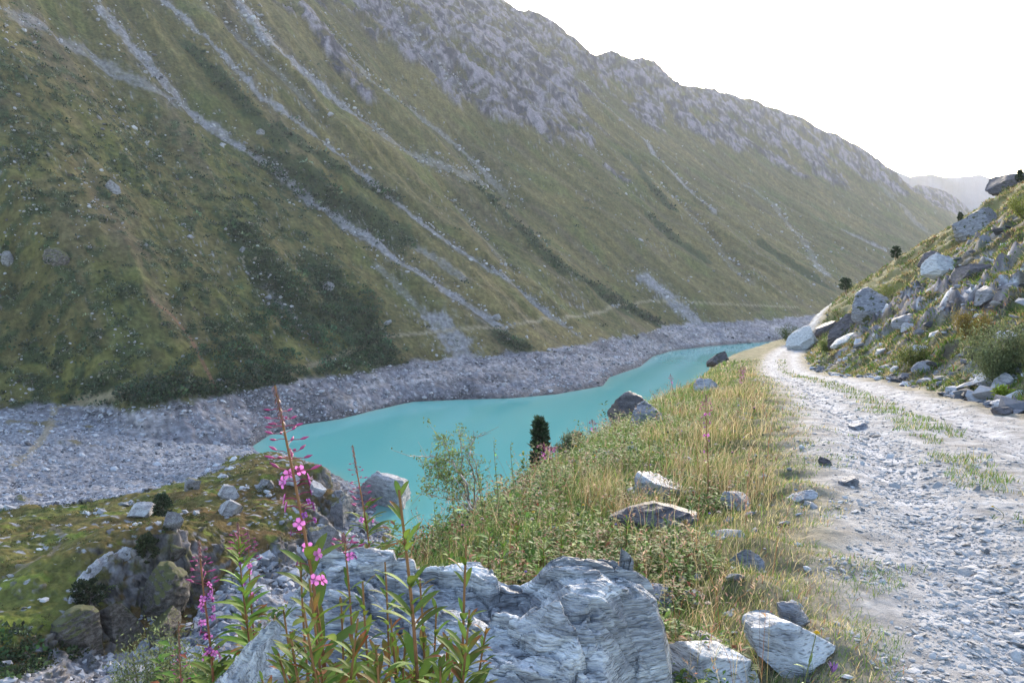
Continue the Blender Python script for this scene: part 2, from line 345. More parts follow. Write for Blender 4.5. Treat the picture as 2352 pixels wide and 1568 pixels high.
def wall_relief(x, y, u, w, d, tt, parts=False):
    uu = u + 14*fbm(u/160, w/220, 3, 11)
    fade = sstep(0, 40, d)*(1-.75*sstep(.85, 1.0, tt))
    ribs = ridged(uu/85+3, w/520, 3, 21)-.2
    dz = fade*(ribs*(4+12*tt)+fbm(uu/16, w/120, 3, 31)*2.2+fbm(x/60, y/60, 4, 41)*4)
    return (dz, uu) if parts else dz
def wall_rel_h(x, y):
    u, w = uw(x, y); wv = np.interp(u, UV, WV); wr = np.interp(u, UR, WR); d = w-wv
    return wall_h(x, y)+wall_relief(x, y, u, w, d, np.clip(d/(wr-wv), 0, 1.2))
def densify(pts, step=35):
    out = [pts[0]]
    for a, b in zip(pts[:-1], pts[1:]):
        n = max(1, int(math.hypot(b[0]-a[0], b[1]-a[1])/step))
        out += [(a[0]+(b[0]-a[0])*i/n, a[1]+(b[1]-a[1])*i/n) for i in range(1, n+1)]
    return out
def trace(pts, st=60): return [hit(a, b, fn=wall_rel_h, r0=150, n=700) for a, b in densify(pts, st)]
SCREE_W = [(trace(p), w, k, dp) for p, w, k, dp in SCREE]
DARK_W = [(trace(p), w) for p, w in DARK]; ROCK_W = [(trace(p), w) for p, w in ROCK]
PATH_W = [([hit(a, b, fn=lambda X, Y: np.maximum(wall_rel_h(X, Y), floor_h(X, Y)), r0=90, n=700) for a, b in densify(p, 30)], w, c) for p, w, c in PATH]
# ------------------------------------------------------------------ surface detail and colour of the ground
GRASS = np.array([.098, .086, .034]); GRASSY = np.array([.155, .122, .050]); BROWN = np.array([.112, .088, .055])
SHRUB = np.array([.036, .050, .022]); SCREEC = np.array([.250, .236, .250]); ROCKC = np.array([.225, .195, .215]); ROCKD = np.array([.07, .065, .08])
def wall_detail(x, y, z):
    """relief and colour of the opposite mountain side"""
    u, w = uw(x, y); wv = np.interp(u, UV, WV); wr = np.interp(u, UR, WR); d = w-wv
    tt = np.clip(d/(wr-wv), 0, 1.2)
    dz, uu = wall_relief(x, y, u, w, d, tt, True)
    rk = np.zeros_like(x)
    for p, r in ROCK_W:
        ds, _ = seg_dist(x, y, p); rk = np.maximum(rk, 1-sstep(.35*r, 1.5*r, ds))
    rk = np.maximum(rk, .80*sstep(.60, .84, tt+.08*fbm(u/70, w/70, 3, 5)))*(d > 40)
    patch = fbm(x/26, y/26, 4, 51) + .5*fbm(uu/14, w/50, 3, 52)
    rmask = sstep(.50, .80, rk + .62*patch + .30*fbm(x/5, y/5, 4, 53))*(rk > .02)
    qx = x+9*fbm(x/30, z/25, 3, 3); qz = z+9*fbm(x/28+5, z/30, 3, 4)
    crag = ridged((qx*.8+qz*.6)/33, (qz*.8-qx*.6)/45, 5, 61)
    crag2 = ridged((qx*.9-qz*.43)/9, (qz*.9+qx*.43)/17, 4, 63)
    dz += rmask*(crag*6+crag2*2.2)*(1-.7*sstep(.93, 1.0, tt))
    scr = np.zeros_like(x); cut = np.zeros_like(x); sd2 = np.zeros_like(x)
    wob = 1+.45*fbm(x/9, y/9, 3, 71)
    for p, hw, k, dp in SCREE_W:
        ds, pos = seg_dist(x, y, p); ds = ds*wob
        end = sstep(0, .08, pos)*(1-sstep(.9, 1.0, pos)) if k < .7 else 1
        m = (1-sstep(.6*hw, .95*hw, ds*(1+.35*fbm(x/3.5, y/3.5, 3, 74))))
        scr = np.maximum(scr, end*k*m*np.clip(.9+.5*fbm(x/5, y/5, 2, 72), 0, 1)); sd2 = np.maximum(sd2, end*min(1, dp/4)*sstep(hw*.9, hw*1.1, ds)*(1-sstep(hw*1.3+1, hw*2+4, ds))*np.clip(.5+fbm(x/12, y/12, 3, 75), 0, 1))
        scr = np.maximum(scr, .3*k*(1-sstep(hw, 2.6*hw, ds))*sstep(.25, .5, fbm(x/3, y/3, 2, 73)))
        cut += dp*(1-sstep(.5*hw, 3.0*hw+4, ds)) - .35*dp*np.exp(-((ds-4.5*hw-6)/(2.2*hw+5))**2)
    dz -= cut*sstep(0, 30, d)
    # lone pale stones peppered over the grass
    pep = sstep(.60, .80, n2((x*.8+y*.6)/1.9, (y*.8-x*.6)/1.9, 81)+.45*n2(x/.9, y/.9, 82)+.45*fbm(x/50, y/50, 4, 83)-.2)*(d > 0)
    drk = np.zeros_like(x)
    for p, r in DARK_W:
        ds, _ = seg_dist(x, y, p); drk = np.maximum(drk, 1-sstep(.3*r, 1.25*r, ds*wob))
    # colours
    streak = fbm(uu/11, w/170, 4, 91); big = fbm(x/110, y/140, 3, 92); sm = fbm(x/7, y/7, 4, 93)
    c = mix(np.broadcast_to(GRASS, x.shape+(3,)), GRASSY, sstep(-.35, .45, .7*streak+.7*big))
    c = mix(c, BROWN, .7*sstep(.0, .7, fbm(uu/22, w/130, 4, 94)))
    gr = sstep(.15, .6, fbm(uu/40, w/70, 3, 95)); c = mix(c, np.array([.085, .108, .03]), .45*gr)
    # the nearer, shrub-mottled shoulder on the left
    sh = near_shoulder(u, w, d)
    c = mix(c, np.array([.105, .110, .028]), .5*sh*sstep(-.1, .5, fbm(x/30, y/30, 3, 98)))
    mot = sstep(-.02, .35, fbm(uu/5.5, w/6.5, 4, 96)+.35*fbm(x/25, y/25, 2, 97))
    c = mix(c, SHRUB*1.15, (.25+.6*sh)*mot)
    c = mix(c, SHRUB, .85*sstep(.3, .8, drk+.5*sm))
    c = c*(1+.34*sm[..., None])*(1+.30*fbm(x/1.7, y/1.7, 3, 90))[..., None]
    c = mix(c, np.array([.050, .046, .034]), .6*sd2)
    rc = mix(np.broadcast_to(ROCKC, c.shape), ROCKD*.8, sstep(-.28, .28, fbm((qx*.8+qz*.6)/7, (qz*.8-qx*.6)/12, 5, 99)+.8*fbm((qx*.8+qz*.6)/24, (qz*.8-qx*.6)/36, 3, 98)-.05))
    rc = rc*(1+.25*fbm(x/3, y/3, 3, 100))[..., None]
    rc = mix(rc, GRASS*.8, .75*sstep(.12, .42, fbm(qx/17, qz/10, 4, 54))); c = mix(c, rc, rmask*.95)
    c = mix(c, SCREEC*(1+.35*fbm(x/2.2, y/2.2, 3, 101))[..., None], np.clip(scr, 0, 1)*(1-.6*rmask))
    c = mix(c, SCREEC*1.1, pep*.6)
    # drawdown band: bare grey shingle with washed lighter rock
    edge = d + 3.5*fbm(x/12, y/12, 4, 102)
    band = 1-sstep(-1.5, 1.0, edge)
    bc = mix(np.broadcast_to(np.array([.19, .18, .20]), c.shape), np.array([.31, .28, .28]), sstep(-.2, .6, fbm(uu/28, w/12, 4, 103)+.5*n2(u/60, w*0, 113)))
    bc = bc*(1+.5*fbm(x/2.4, y/2.4, 4, 104)+.12*np.sin(z*2.2+fbm(x/20, y/20, 2, 9)*3))[..., None]
    bc = mix(bc, np.array([.36, .35, .37]), sstep(.45, .6, n2(x/2.1, y/2.1, 105)))
    bc = mix(bc, np.array([.09, .09, .11]), .7*sstep(.42, .6, n2(x/1.9, y/1.9, 106)))
    bc = bc*(1-.30*sstep(.1, .5, fbm(u/45+3, w/30, 3, 114)))[..., None]
    c = mix(c, bc, band)
    c = mix(c, c*.45, (1-sstep(WATER+.5, WATER+2.2+.8*fbm(x/15, y/15, 3, 115), z))*band)
    dz += band*(1.1*fbm(uu/9, w/14, 4, 107)+.5*fbm(x/2.5, y/2.5, 3, 108))*sstep(WATER-.5, WATER+3, z)
    return z+dz, c, sh, band
def near_shoulder(u, w, d):
    """1 on the nearer left shoulder, 0 beyond the main gully"""
    lim = np.interp(w, SH_W, SH_U); return (1-sstep(-14, 12, u-lim+7*fbm(u/18, w/18, 3, 12)))*(d > -2)
_sh = np.array([uw(p[0], p[1]) for p in trace([(-500, -30), (-100, 20), (0, 50), (140, 110), (300, 190), (430, 290), (620, 400), (700, 500), (800, 600), (850, 690), (885, 770), (905, 830)])])
_o = np.argsort(_sh[:, 1]); SH_W, SH_U = _sh[_o, 1], _sh[_o, 0]

def poly_in(x, y, poly):
    ins = np.zeros(x.shape, bool); n = len(poly); j = n-1
    for i in range(n):
        xi, yi = poly[i][:2]; xj, yj = poly[j][:2]
        c = ((yi > y) != (yj > y)) & (x < (xj-xi)*(y-yi)/(yj-yi+1e-12)+xi); ins ^= c; j = i
    return ins
KNOLL = [at_z(np.float64(a), np.float64(b), z) for a, b, z in [(-900, 1230, -47), (-300, 1185, -49.5), (0, 1172, -51), (120, 1160, -51.5), (240, 1145, -52), (330, 1128, -51.8), (400, 1112, -51.3), (470, 1092, -52.2), (520, 1062, -52.6), (560, 1042, -53), (600, 1034, -52.6), (645, 1036, -52), (690, 1052, -51.5), (720, 1078, -50.7), (755, 1096, -49.8), (785, 1126, -50.5), (778, 1150, -52), (748, 1190, -52), (720, 1240, -53), (640, 1290, -53), (560, 1340, -54), (470, 1400, -54), (400, 1460, -54), (200, 1530, -54.5), (0, 1640, -53), (-900, 1900, -45)]]
def floor_detail(x, y, z):
    j = 2.5*fbm(x/7, y/7, 4, 201); k = 2.5*fbm(x/7+40, y/7, 4, 202)
    kn = poly_in(x+j, y+k, KNOLL).astype(float)
    dz = (1-kn)*(.7*fbm(x/5, y/5, 4, 203)+.35*ridged(x/1.7, y/1.7, 3, 204))*sstep(WATER-.4, WATER+2, z)
    dz += kn*(1.3*fbm(x/11, y/11, 4, 205)+.3*fbm(x/1.6, y/1.6, 3, 206))
    sm = fbm(x/2.2, y/2.2, 4, 207); bg_ = fbm(x/18, y/18, 4, 208)
    g = mix(np.broadcast_to(np.array([.215, .215, .235]), x.shape+(3,)), np.array([.33, .31, .31]), sstep(-.1, .6, fbm(x/30, y/14, 3, 209)))
    g = g*(1+.55*fbm(x/1.3, y/1.3, 4, 210))[..., None]
    g = mix(g, np.array([.08, .08, .10]), .65*sstep(.35, .55, n2(x/1.1, y/1.1, 211)))
    g = mix(g, GRASSY*.9, .8*(sstep(.15, .5, fbm(x/9, y/9, 4, 212)-.03*(z+50.5)**2)*(y < 250))*(x < -85))
    m = mix(np.broadcast_to(np.array([.120, .125, .032]), g.shape), np.array([.155, .120, .040]), sstep(-.3, .4, bg_))
    rust = sstep(-80, -52, x+14*bg_)*sstep(-.55, .1, fbm(x/10, y/10, 4, 213)+.25)
    m = mix(m, np.array([.115, .066, .025]), .85*rust)
    m = mix(m, np.array([.055, .062, .018]), .6*sstep(.05, .5, fbm(x/6, y/6, 4, 214)))
    m = mix(m, np.array([.16, .20, .03]), .6*sstep(.3, .6, fbm(x/8+9, y/5, 3, 215)))
    m = m*(1+.35*sm)[..., None]
    m = mix(m, np.array([.33, .33, .36]), .9*sstep(.56, .66, n2(x/1.5, y/1.5, 216)+.3*fbm(x/20+5, y/20, 3, 217)+.1*rust))
    c = mix(g, m, kn)
    return z+dz, c, kn
def polar_mesh(az0, az1, daz, r0, r1, ratio):
    az = np.radians(np.arange(az0, az1, daz)); nr = int(math.log(r1/r0)/math.log(ratio))+1
    r = r0*ratio**np.arange(nr)
    return r[:, None]*np.sin(az)[None], r[:, None]*np.cos(az)[None]
def normal_z(X, Y, Z):
    P = np.stack([X, Y, Z], -1); a = np.gradient(P, axis=0); b = np.gradient(P, axis=1); n = np.cross(a, b)
    n /= np.linalg.norm(n, axis=-1)[..., None]+1e-12; return np.abs(n[..., 2]), n
def emit(name, X, Y, Z, C, keep, mat, label=None, kind='structure'):
    nr, nc = X.shape; f = grid_faces(nr, nc); kf = keep.ravel()[f].any(1); f = f[kf]
    used = np.zeros(nr*nc, bool); used[f.ravel()] = True; idx = np.cumsum(used)-1
    V = np.stack([X, Y, Z], -1).reshape(-1, 3)[used]
    o = mesh_np(name, V, idx[f][:, ::-1], mat, C.reshape(-1, 3)[used]); o['kind'] = kind
    return o
def far_all(x, y):
    zw = wall_h(x, y); zf = floor_h(x, y)
    return zw, zf
# far land: the opposite slope
X, Y = polar_mesh(-40, 38, .078, 205, 3500, 1.0045); sh_ = X.shape
ZW = wall_h(X, Y); ZF = floor_h(X, Y); u_, w_ = uw(X, Y); wr_ = np.interp(u_, UR, WR)
kw = (ZW > ZF-9) & (ZW > -66) & (w_ < wr_+140)
ZWd = ZW.copy(); CW = np.zeros(sh_+(3,)); ZWd[kw], CW[kw], _a, _b = wall_detail(X[kw], Y[kw], ZW[kw])
def paint_paths(A_, kk):
    for pts, hw, cc in PATH_W:
        x_, y_ = X[kk], Y[kk]; ds, pos = seg_dist(x_, y_, pts)
        m = (1-sstep(.7*hw, 1.5*hw, ds*(1+.3*n2(x_/6, y_/6, 5))))*.75*sstep(-.9, -.2, n2(x_/13, y_/13, 77)+.2)
        A_[kk] = mix(A_[kk], lin(*cc)*.75, m)
paint_paths(CW, kw)
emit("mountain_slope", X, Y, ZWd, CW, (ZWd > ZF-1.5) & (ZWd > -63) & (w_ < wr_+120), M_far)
# valley floor, shingle and knoll on a finer grid
az = np.radians(np.arange(-40, -4, .075)); r_ = np.concatenate([78*1.0022**np.arange(525), 247.3*1.0045**np.arange(1, 125)])
X = r_[:, None]*np.sin(az)[None]; Y = r_[:, None]*np.cos(az)[None]; sh_ = X.shape; ZW = wall_h(X, Y); ZF = floor_h(X, Y)
kf = (ZF > ZW-6) & (ZF > -67) & (Y < 430) & (ZF > near_h(X, Y)-7)
ZFd = ZF.copy(); CF = np.zeros(sh_+(3,)); KN = np.zeros(sh_); ZFd[kf], CF[kf], KN[kf] = floor_detail(X[kf], Y[kf], ZF[kf])
nz, nrm = normal_z(X, Y, ZFd); nrm = nrm*np.sign(nrm[..., 2:3]+1e-9)
x_, y_, z_ = X[kf], Y[kf], ZFd[kf]
stp = 1-sstep(.62, .80, nz[kf]+.12*fbm3(x_/3, y_/3, z_/3, 3, 301)); stp *= (z_ < -40)
rockf = np.array([.20, .18, .175])*(1+.55*fbm3(x_/1.2, y_/1.2, z_/1.2, 4, 302))[..., None]
rockf = mix(rockf, np.array([.045, .04, .038]), .85*sstep(-.05, .4, fbm3(x_/2.4, y_/2.4, z_/1.5, 4, 303)))
rockf = mix(rockf, np.array([.10, .095, .03]), .8*sstep(.15, .4, fbm3(x_/2+7, y_/2, z_/2.5, 3, 305)))
CF[kf] = mix(CF[kf], rockf, stp)
push = (stp*(1.5*fbm3(x_/3.2, y_/3.2, z_/3.2, 4, 304)+.5*(1-2*np.abs(n3(x_/1.3, y_/1.3, z_/1.3, 6)))))[..., None]*nrm[kf]
paint_paths(CF, kf)
_pf = [hit(a, b, fn=floor_h, r0=80) for a, b in [(0, 1335), (60, 1310), (115, 1275), (150, 1235), (120, 1210)]]
ds, _ = seg_dist(X[kf], Y[kf], _pf); CF[kf] = mix(CF[kf], np.array([.22, .17, .12]), .7*(1-sstep(.25, .6, ds)))
X[kf] += push[:, 0]; Y[kf] += push[:, 1]; ZFd[kf] += push[:, 2]
emit("valley_floor", X, Y, ZFd, CF, kf & (ZFd > ZW-1.5) & (ZFd > -64), M_floor)
print("far land")

# far blue range behind the valley mouth
def range_mesh(name, px, r, back, mat, colf, seed):
    px = np.array(px, float); xs = np.arange(px[0, 0], px[-1, 0], 1.6); ys = np.interp(xs, px[:, 0], px[:, 1]) + 1.2*fbm(xs/14, xs*0, 4, seed)
    d = ray(xs, ys); k = r/np.hypot(d[:, 0], d[:, 1]); T = d*k[:, None]
    rows = []; N = 90; hd = d[:, :2]/np.hypot(d[:, 0], d[:, 1])[:, None]
    for i in range(N):
        f = i/(N-1); s = (1-f)
        # front face comes towards us while falling; the crest keeps its place
        rr = r - back*s; z = T[:, 2] - (T[:, 2]+120)*s**.9
        x = hd[:, 0]*rr; y = hd[:, 1]*rr
        z = z + (1-f)*f*4*(.22*back*.5*(ridged(x/420+s, y/700, 4, seed)-.3))
        rows.append(np.stack([x, y, z], -1))
    bk = rows[-1].copy(); bk[:, :2] += hd*back*.5; bk[:, 2] -= back*.4; rows.append(bk)
    P = np.array(rows); C = colf(P[..., 0], P[..., 1], P[..., 2])
    return emit(name, P[..., 0], P[..., 1], P[..., 2], C, np.ones(P.shape[:2], bool), mat)
def colr(x, y, z):
    c = mix(np.broadcast_to(np.array([.085, .092, .12]), x.shape+(3,)), np.array([.05, .058, .055]), sstep(-.2, .5, fbm(x/260, y/260, 4, 5)-z/900))
    return c*(1+.4*fbm(x/60, z/60, 4, 6))[..., None]
range_mesh("distant_range", [(1900, 420), (1980, 400), (2030, 386), (2045, 388), (2068, 398), (2090, 406), (2115, 403), (2140, 401), (2170, 408), (2200, 407), (2225, 405), (2252, 401), (2275, 410), (2300, 418), (2360, 432), (2500, 470), (2700, 500)], 3900, 900, M_far, colr, 7)

# ------------------------------------------------------------------ near hillside
def near_detail(x, y, z):
    t = track_t(x, y); q = -t
    r = np.hypot(x, y)
    near_amp = 1.0
    tus = np.clip(fbm(x/.55, y/.55, 3, 401), -.4, 1)
    onroad = 1-sstep(1.35, 1.9, np.abs(t)+.25*fbm(x/.9, y/.9, 3, 402))
    bank = sstep(2.1, 3.2, t)
    dz = (1-onroad)*(.07*tus+.10*fbm(x/2.2, y/2.2, 4, 403))
    dz += bank*(.55*fbm(x/3.2, y/3.2, 4, 404)+.28*ridged(x/1.1, y/1.1+z, 4, 405)+.8*fbm(x/8, y/8, 3, 406)*sstep(4, 9, t))
    dz += sstep(5.5, 9, q)*(.5*fbm(x/4, y/4, 4, 407)+.9*fbm(x/12, y/12, 3, 408))
    rm = bank*sstep(.16, .42, fbm(x/6.5+2, y/6.5, 3, 420)+.15*np.exp(-((t-7)/3)**2)*sstep(30, 45, y))*sstep(3.5, 5, t)*sstep(16, 24, y)*(1-sstep(75, 88, y))
    st_ = (z*.9+x*.25)/.9+.6*fbm(x/3, y/3, 3, 421); dz += rm*(.75*(sstep(.45, .95, st_-np.floor(st_))-(st_-np.floor(st_)))+.8*ridged(x/2.6, y/2.6+z/2, 4, 422)+.3*ridged(x/.9, y/.9+z, 3, 423))
    ruts = -.085*np.exp(-((np.abs(t)-.85)/.28)**2)
    dz += onroad*(ruts+.02*fbm(x/.5, y/.5, 3, 409))
    sm = fbm(x/.35, y/.35, 4, 410); md = fbm(x/1.6, y/1.6, 4, 411); bg2 = fbm(x/6, y/6, 3, 412)
    c = mix(np.broadcast_to(np.array([.085, .085, .032]), x.shape+(3,)), np.array([.17, .14, .075]), sstep(-.3, .5, md))
    c = mix(c, np.array([.06, .075, .02]), .6*sstep(0, .6, bg2))
    b = mix(np.broadcast_to(np.array([.105, .088, .055]), c.shape), np.array([.20, .20, .215]), sstep(.1, .4, fbm(x/1.5, y/1.5, 5, 413)))
    b = mix(b, np.array([.085, .10, .03]), .8*sstep(-.05, .3, fbm(x/2.6, y/2.6, 4, 414)))
    b = mix(b, np.array([.035, .030, .028]), .7*sstep(.25, .5, fbm(x/1.2, y/1.2+z, 4, 415)))
    up = sstep(70, 95, y); b = mix(b, np.array([.16, .145, .055]), .8*up)
    rr_ = mix(np.broadcast_to(np.array([.17, .155, .165]), c.shape), np.array([.42, .42, .45]), sstep(.1, .4, fbm(x/1.6, y/1.6+z, 4, 424))); rr_ = mix(rr_, np.array([.05, .042, .045]), .85*sstep(.0, .35, fbm(x/1.3+9, z/1.1, 4, 425))); b = mix(b, rr_*(1+.3*sm)[..., None], rm)
    hs = sstep(.10, .02, 1e3*0+np.abs(bg2))*0
    c = mix(c, b, bank)
    c = mix(c, np.array([.27, .23, .17]), .75*(1-sstep(1.6, 2.3, q+.5*md))*(1-bank))
    wheel = np.exp(-((np.abs(t)-.85+.12*fbm(x/2, y/2, 2, 418))/.33)**2)
    rd = mix(np.broadcast_to(np.array([.27, .255, .242]), c.shape), np.array([.36, .35, .355]), np.clip(wheel+.35*md+.2, 0, 1))*(1+.25*sm)[..., None]
    c = mix(c, rd, onroad)
    c = c*(1+.3*sm)[..., None]
    dd = sstep(6, 10, q); c = mix(c, np.array([.07, .085, .03])*(1+.4*sm)[..., None], .6*dd)
    return z+dz, c
def near_full(x, y):
    z, _ = near_detail(np.atleast_1d(x), np.atleast_1d(y), near_h(np.atleast_1d(x), np.atleast_1d(y))); return z
X, Y = polar_mesh(-62, 62, .115, .7, 230, 1.0078)
ZN, CN = near_detail(X, Y, near_h(X, Y))
_far = np.maximum(wall_h(X, Y), floor_h(X, Y))
emit("hillside", X, Y, ZN, CN, (ZN > _far-2) & (ZN > -66), M_near)
print("near", X.shape)

# water
def water_mat():
    m, n, l, b = mat_new("glacial_water")
    b.inputs["Base Color"].default_value = (.045, .42, .43, 1); b.inputs["Roughness"].default_value = .06; b.inputs["IOR"].default_value = 1.33
    tc = n.new("ShaderNodeTexCoord"); mp = n.new("ShaderNodeMapping"); mp.inputs["Scale"].default_value = (.5, .12, .5); mp.inputs["Rotation"].default_value = (0, 0, .7)
    l.new(tc.outputs["Object"], mp.inputs[0])
    no = n.new("ShaderNodeTexNoise"); no.inputs["Scale"].default_value = 1.0; no.inputs["Detail"].default_value = 6; l.new(mp.outputs[0], no.inputs["Vector"])
    bp = n.new("ShaderNodeBump"); bp.inputs["Strength"].default_value = .3; bp.inputs["Distance"].default_value = .07
    l.new(no.outputs[0], bp.inputs["Height"]); l.new(bp.outputs[0], b.inputs["Normal"])
    big = n.new("ShaderNodeTexNoise"); big.inputs["Scale"].default_value = .012; big.inputs["Detail"].default_value = 4; l.new(tc.outputs["Object"], big.inputs["Vector"])
    mx = n.new("ShaderNodeMixRGB"); mx.inputs[1].default_value = (.095, .345, .33, 1); mx.inputs[2].default_value = (.14, .41, .38, 1)
    l.new(big.outputs[0], mx.inputs[0]); at = n.new("ShaderNodeAttribute"); at.attribute_name = "Col"; vm = n.new("ShaderNodeVectorMath"); vm.operation = 'MULTIPLY'
    l.new(mx.outputs[0], vm.inputs[0]); l.new(at.outputs["Color"], vm.inputs[1]); l.new(vm.outputs[0], b.inputs["Base Color"])
    rn = n.new("ShaderNodeTexNoise"); rn.inputs["Scale"].default_value = .05; rn.inputs["Detail"].default_value = 5; l.new(mp.outputs[0], rn.inputs["Vector"])
    rr = n.new("ShaderNodeMapRange"); rr.inputs[1].default_value = .4; rr.inputs[2].default_value = .62; rr.inputs[3].default_value = .03; rr.inputs[4].default_value = .09
    l.new(rn.outputs[0], rr.inputs[0]); l.new(rr.outputs[0], b.inputs["Roughness"])
    return m
gx, gy = np.meshgrid(np.linspace(-160, 560, 361), np.linspace(150, 760, 306))
hh_ = np.maximum(wall_h(gx, gy), floor_h(gx, gy)); shal = np.exp(-np.clip(WATER-hh_, 0, 9)/.9)
wc = mix(np.broadcast_to(np.array([1, 1, 1.]), gx.shape+(3,)), np.array([1.9, 1.05, .95]), shal*.8)
w = mesh_np("lake_water", np.stack([gx.ravel(), gy.ravel(), np.full(gx.size, WATER)], -1), grid_faces(*gx.shape), water_mat(), wc.reshape(-1, 3)); w['kind'] = 'structure'
fx, fy = np.meshgrid(np.linspace(-160, 1400, 10), np.linspace(760, 1700, 10))
far_w = mesh_np("lake_water", np.stack([fx.ravel(), fy.ravel(), np.full(fx.size, WATER-.01)], -1), grid_faces(10, 10), bpy.data.materials["glacial_water"], np.ones((100, 3))); far_w['kind'] = 'structure'
# ------------------------------------------------------------------ rocks
def icosphere(sub):
    t = (1+5**.5)/2
    V = np.array([(-1, t, 0), (1, t, 0), (-1, -t, 0), (1, -t, 0), (0, -1, t), (0, 1, t), (0, -1, -t), (0, 1, -t), (t, 0, -1), (t, 0, 1), (-t, 0, -1), (-t, 0, 1)], float)
    Fc = np.array([(0, 11, 5), (0, 5, 1), (0, 1, 7), (0, 7, 10), (0, 10, 11), (1, 5, 9), (5, 11, 4), (11, 10, 2), (10, 7, 6), (7, 1, 8), (3, 9, 4), (3, 4, 2), (3, 2, 6), (3, 6, 8), (3, 8, 9), (4, 9, 5), (2, 4, 11), (6, 2, 10), (8, 6, 7), (9, 8, 1)])
    V /= np.linalg.norm(V, axis=1)[:, None]
    for _ in range(sub):
        e = np.sort(Fc[:, [0, 1, 1, 2, 2, 0]].reshape(-1, 2), axis=1); ue, inv = np.unique(e, axis=0, return_inverse=True); inv = inv.ravel()
        m = V[ue].mean(1); m /= np.linalg.norm(m, axis=1)[:, None]; k = inv.reshape(-1, 3)+len(V); V = np.concatenate([V, m])
        a, b, c = Fc.T; x, y, z = k.T
        Fc = np.concatenate([np.stack(q, 1) for q in ((a, x, z), (b, y, x), (c, z, y), (x, y, z))])
    return V, Fc
ICO = [icosphere(i) for i in range(6)]
def rotm(rx, ry, rz):
    cx, sx, cy, sy, cz, sz = cos(rx), sin(rx), cos(ry), sin(ry), cos(rz), sin(rz)
    return np.array([[cz, -sz, 0], [sz, cz, 0], [0, 0, 1]]) @ np.array([[cy, 0, sy], [0, 1, 0], [-sy, 0, cy]]) @ np.array([[1, 0, 0], [0, cx, -sx], [0, sx, cx]])
def rock_geo(size, seed, sub=4, cuts=14, rough=.035, slab=1.0):
    V, Fc = ICO[sub]; V = V.copy(); r = np.random.default_rng(seed)
    for i in range(cuts):
        n = r.normal(size=3); n[2] *= slab; n /= np.linalg.norm(n); d = r.uniform(.38, .80)
        s = V@n; V -= np.clip(s-d, 0, None)[:, None]*n[None]
    q = r.uniform(0, 50)
    f = fbm3(V[:, 0]*1.6+q, V[:, 1]*1.6, V[:, 2]*1.6, 3, seed % 50)*rough*2.2 + fbm3(V[:, 0]*5+q, V[:, 1]*5, V[:, 2]*9, 3, seed % 50+3)*rough
    V = V*(1+f)[:, None]
    q5 = V[:, 2]*6+V[:, 0]*.8; V = V*(1+.045*(sstep(.55, .8, q5-np.floor(q5))-(q5-np.floor(q5))))[:, None]          # bedding steps
    V = V*np.asarray(size)/np.array([np.ptp(V[:, 0]), np.ptp(V[:, 1]), np.ptp(V[:, 2])])
    return V, Fc
M_pale = schist("pale_schist", (.09, .09, .11), (.27, .27, .30), (.50, .50, .52), scale=3.2, stretch=6)
M_white = schist("white_schist", (.11, .11, .12), (.38, .38, .39), (.64, .64, .65), scale=3.2, stretch=6)
M_grey = schist("grey_schist", (.06, .06, .075), (.17, .17, .19), (.33, .33, .36), scale=3.0, stretch=5, moss=.35)
M_dark = schist("dark_rock", (.025, .023, .028), (.075, .065, .072), (.17, .15, .16), scale=2.5, stretch=3, moss=.2, lichen=.15)
M_pale_far = schist("pale_far_rock", (.14, .13, .14), (.36, .34, .35), (.58, .57, .58), scale=.7, stretch=2, dist=.3, lichen=.3)
M_grey_far = schist("grey_far_rock", (.06, .055, .06), (.19, .18, .19), (.36, .35, .36), scale=.6, stretch=2, dist=.4, moss=.2, top=.25)
M_dark_far = schist("dark_far_rock", (.018, .016, .014), (.075, .060, .048), (.25, .225, .21), scale=.9, stretch=2, dist=.5, moss=.2, top=.55)
def place_rock(box, mat, label, seed, fn=None, name='boulder', depth=1.0, rot=(0, 0, 0), cuts=14, sub=4, sink=.25, r0=1.0, slab=1.0, group=None, at=None):
    """box = outline in the photo; the rock stands on the ground seen at the middle of its lower edge"""
    x0, y0, x1, y1 = box; fn = fn or near_full; P = hit((x0+x1)/2, y1, fn=fn, r0=r0) if at is None else at
    while fn is near_full and P[1] > 130 and y1 < 1568: y1 += 6; P = hit((x0+x1)/2, y1, fn=fn, r0=r0, r1=200)
    D = P[1]*cos(PITCH)-P[2]*sin(PITCH); w = (x1-x0)/F*D; h = (y1-y0)/F*D*(1+sink)
    bank = track_t(P[0], P[1]) > 2 and fn is near_full
    if bank: sink = max(sink, .42)
    if bank: rot = (.15, -.55+.12*math.sin(seed*7.), .5*math.sin(seed*3.)); V, Fc = rock_geo((w*1.0, w*depth, min(h, w)*.66), seed, sub, cuts, slab=max(1.4, slab))
    else: V, Fc = rock_geo((w*1.03, w*depth, h), seed, sub, cuts, slab=slab)
    V = V@rotm(*rot).T
    bank = track_t(P[0], P[1]) > 2 and fn is near_full
    loc = np.array([P[0]+(.10*w if bank else 0), P[1]+w*depth*(.42 if bank else .30), P[2]+h*(.5-sink)])
    o = mesh_np(name, V, Fc, mat); o.location = loc
    o.data.polygons.foreach_set("use_smooth", np.ones(len(Fc), bool))
    return tag(o, label, 'boulder' if name == 'boulder' else 'rock', group)

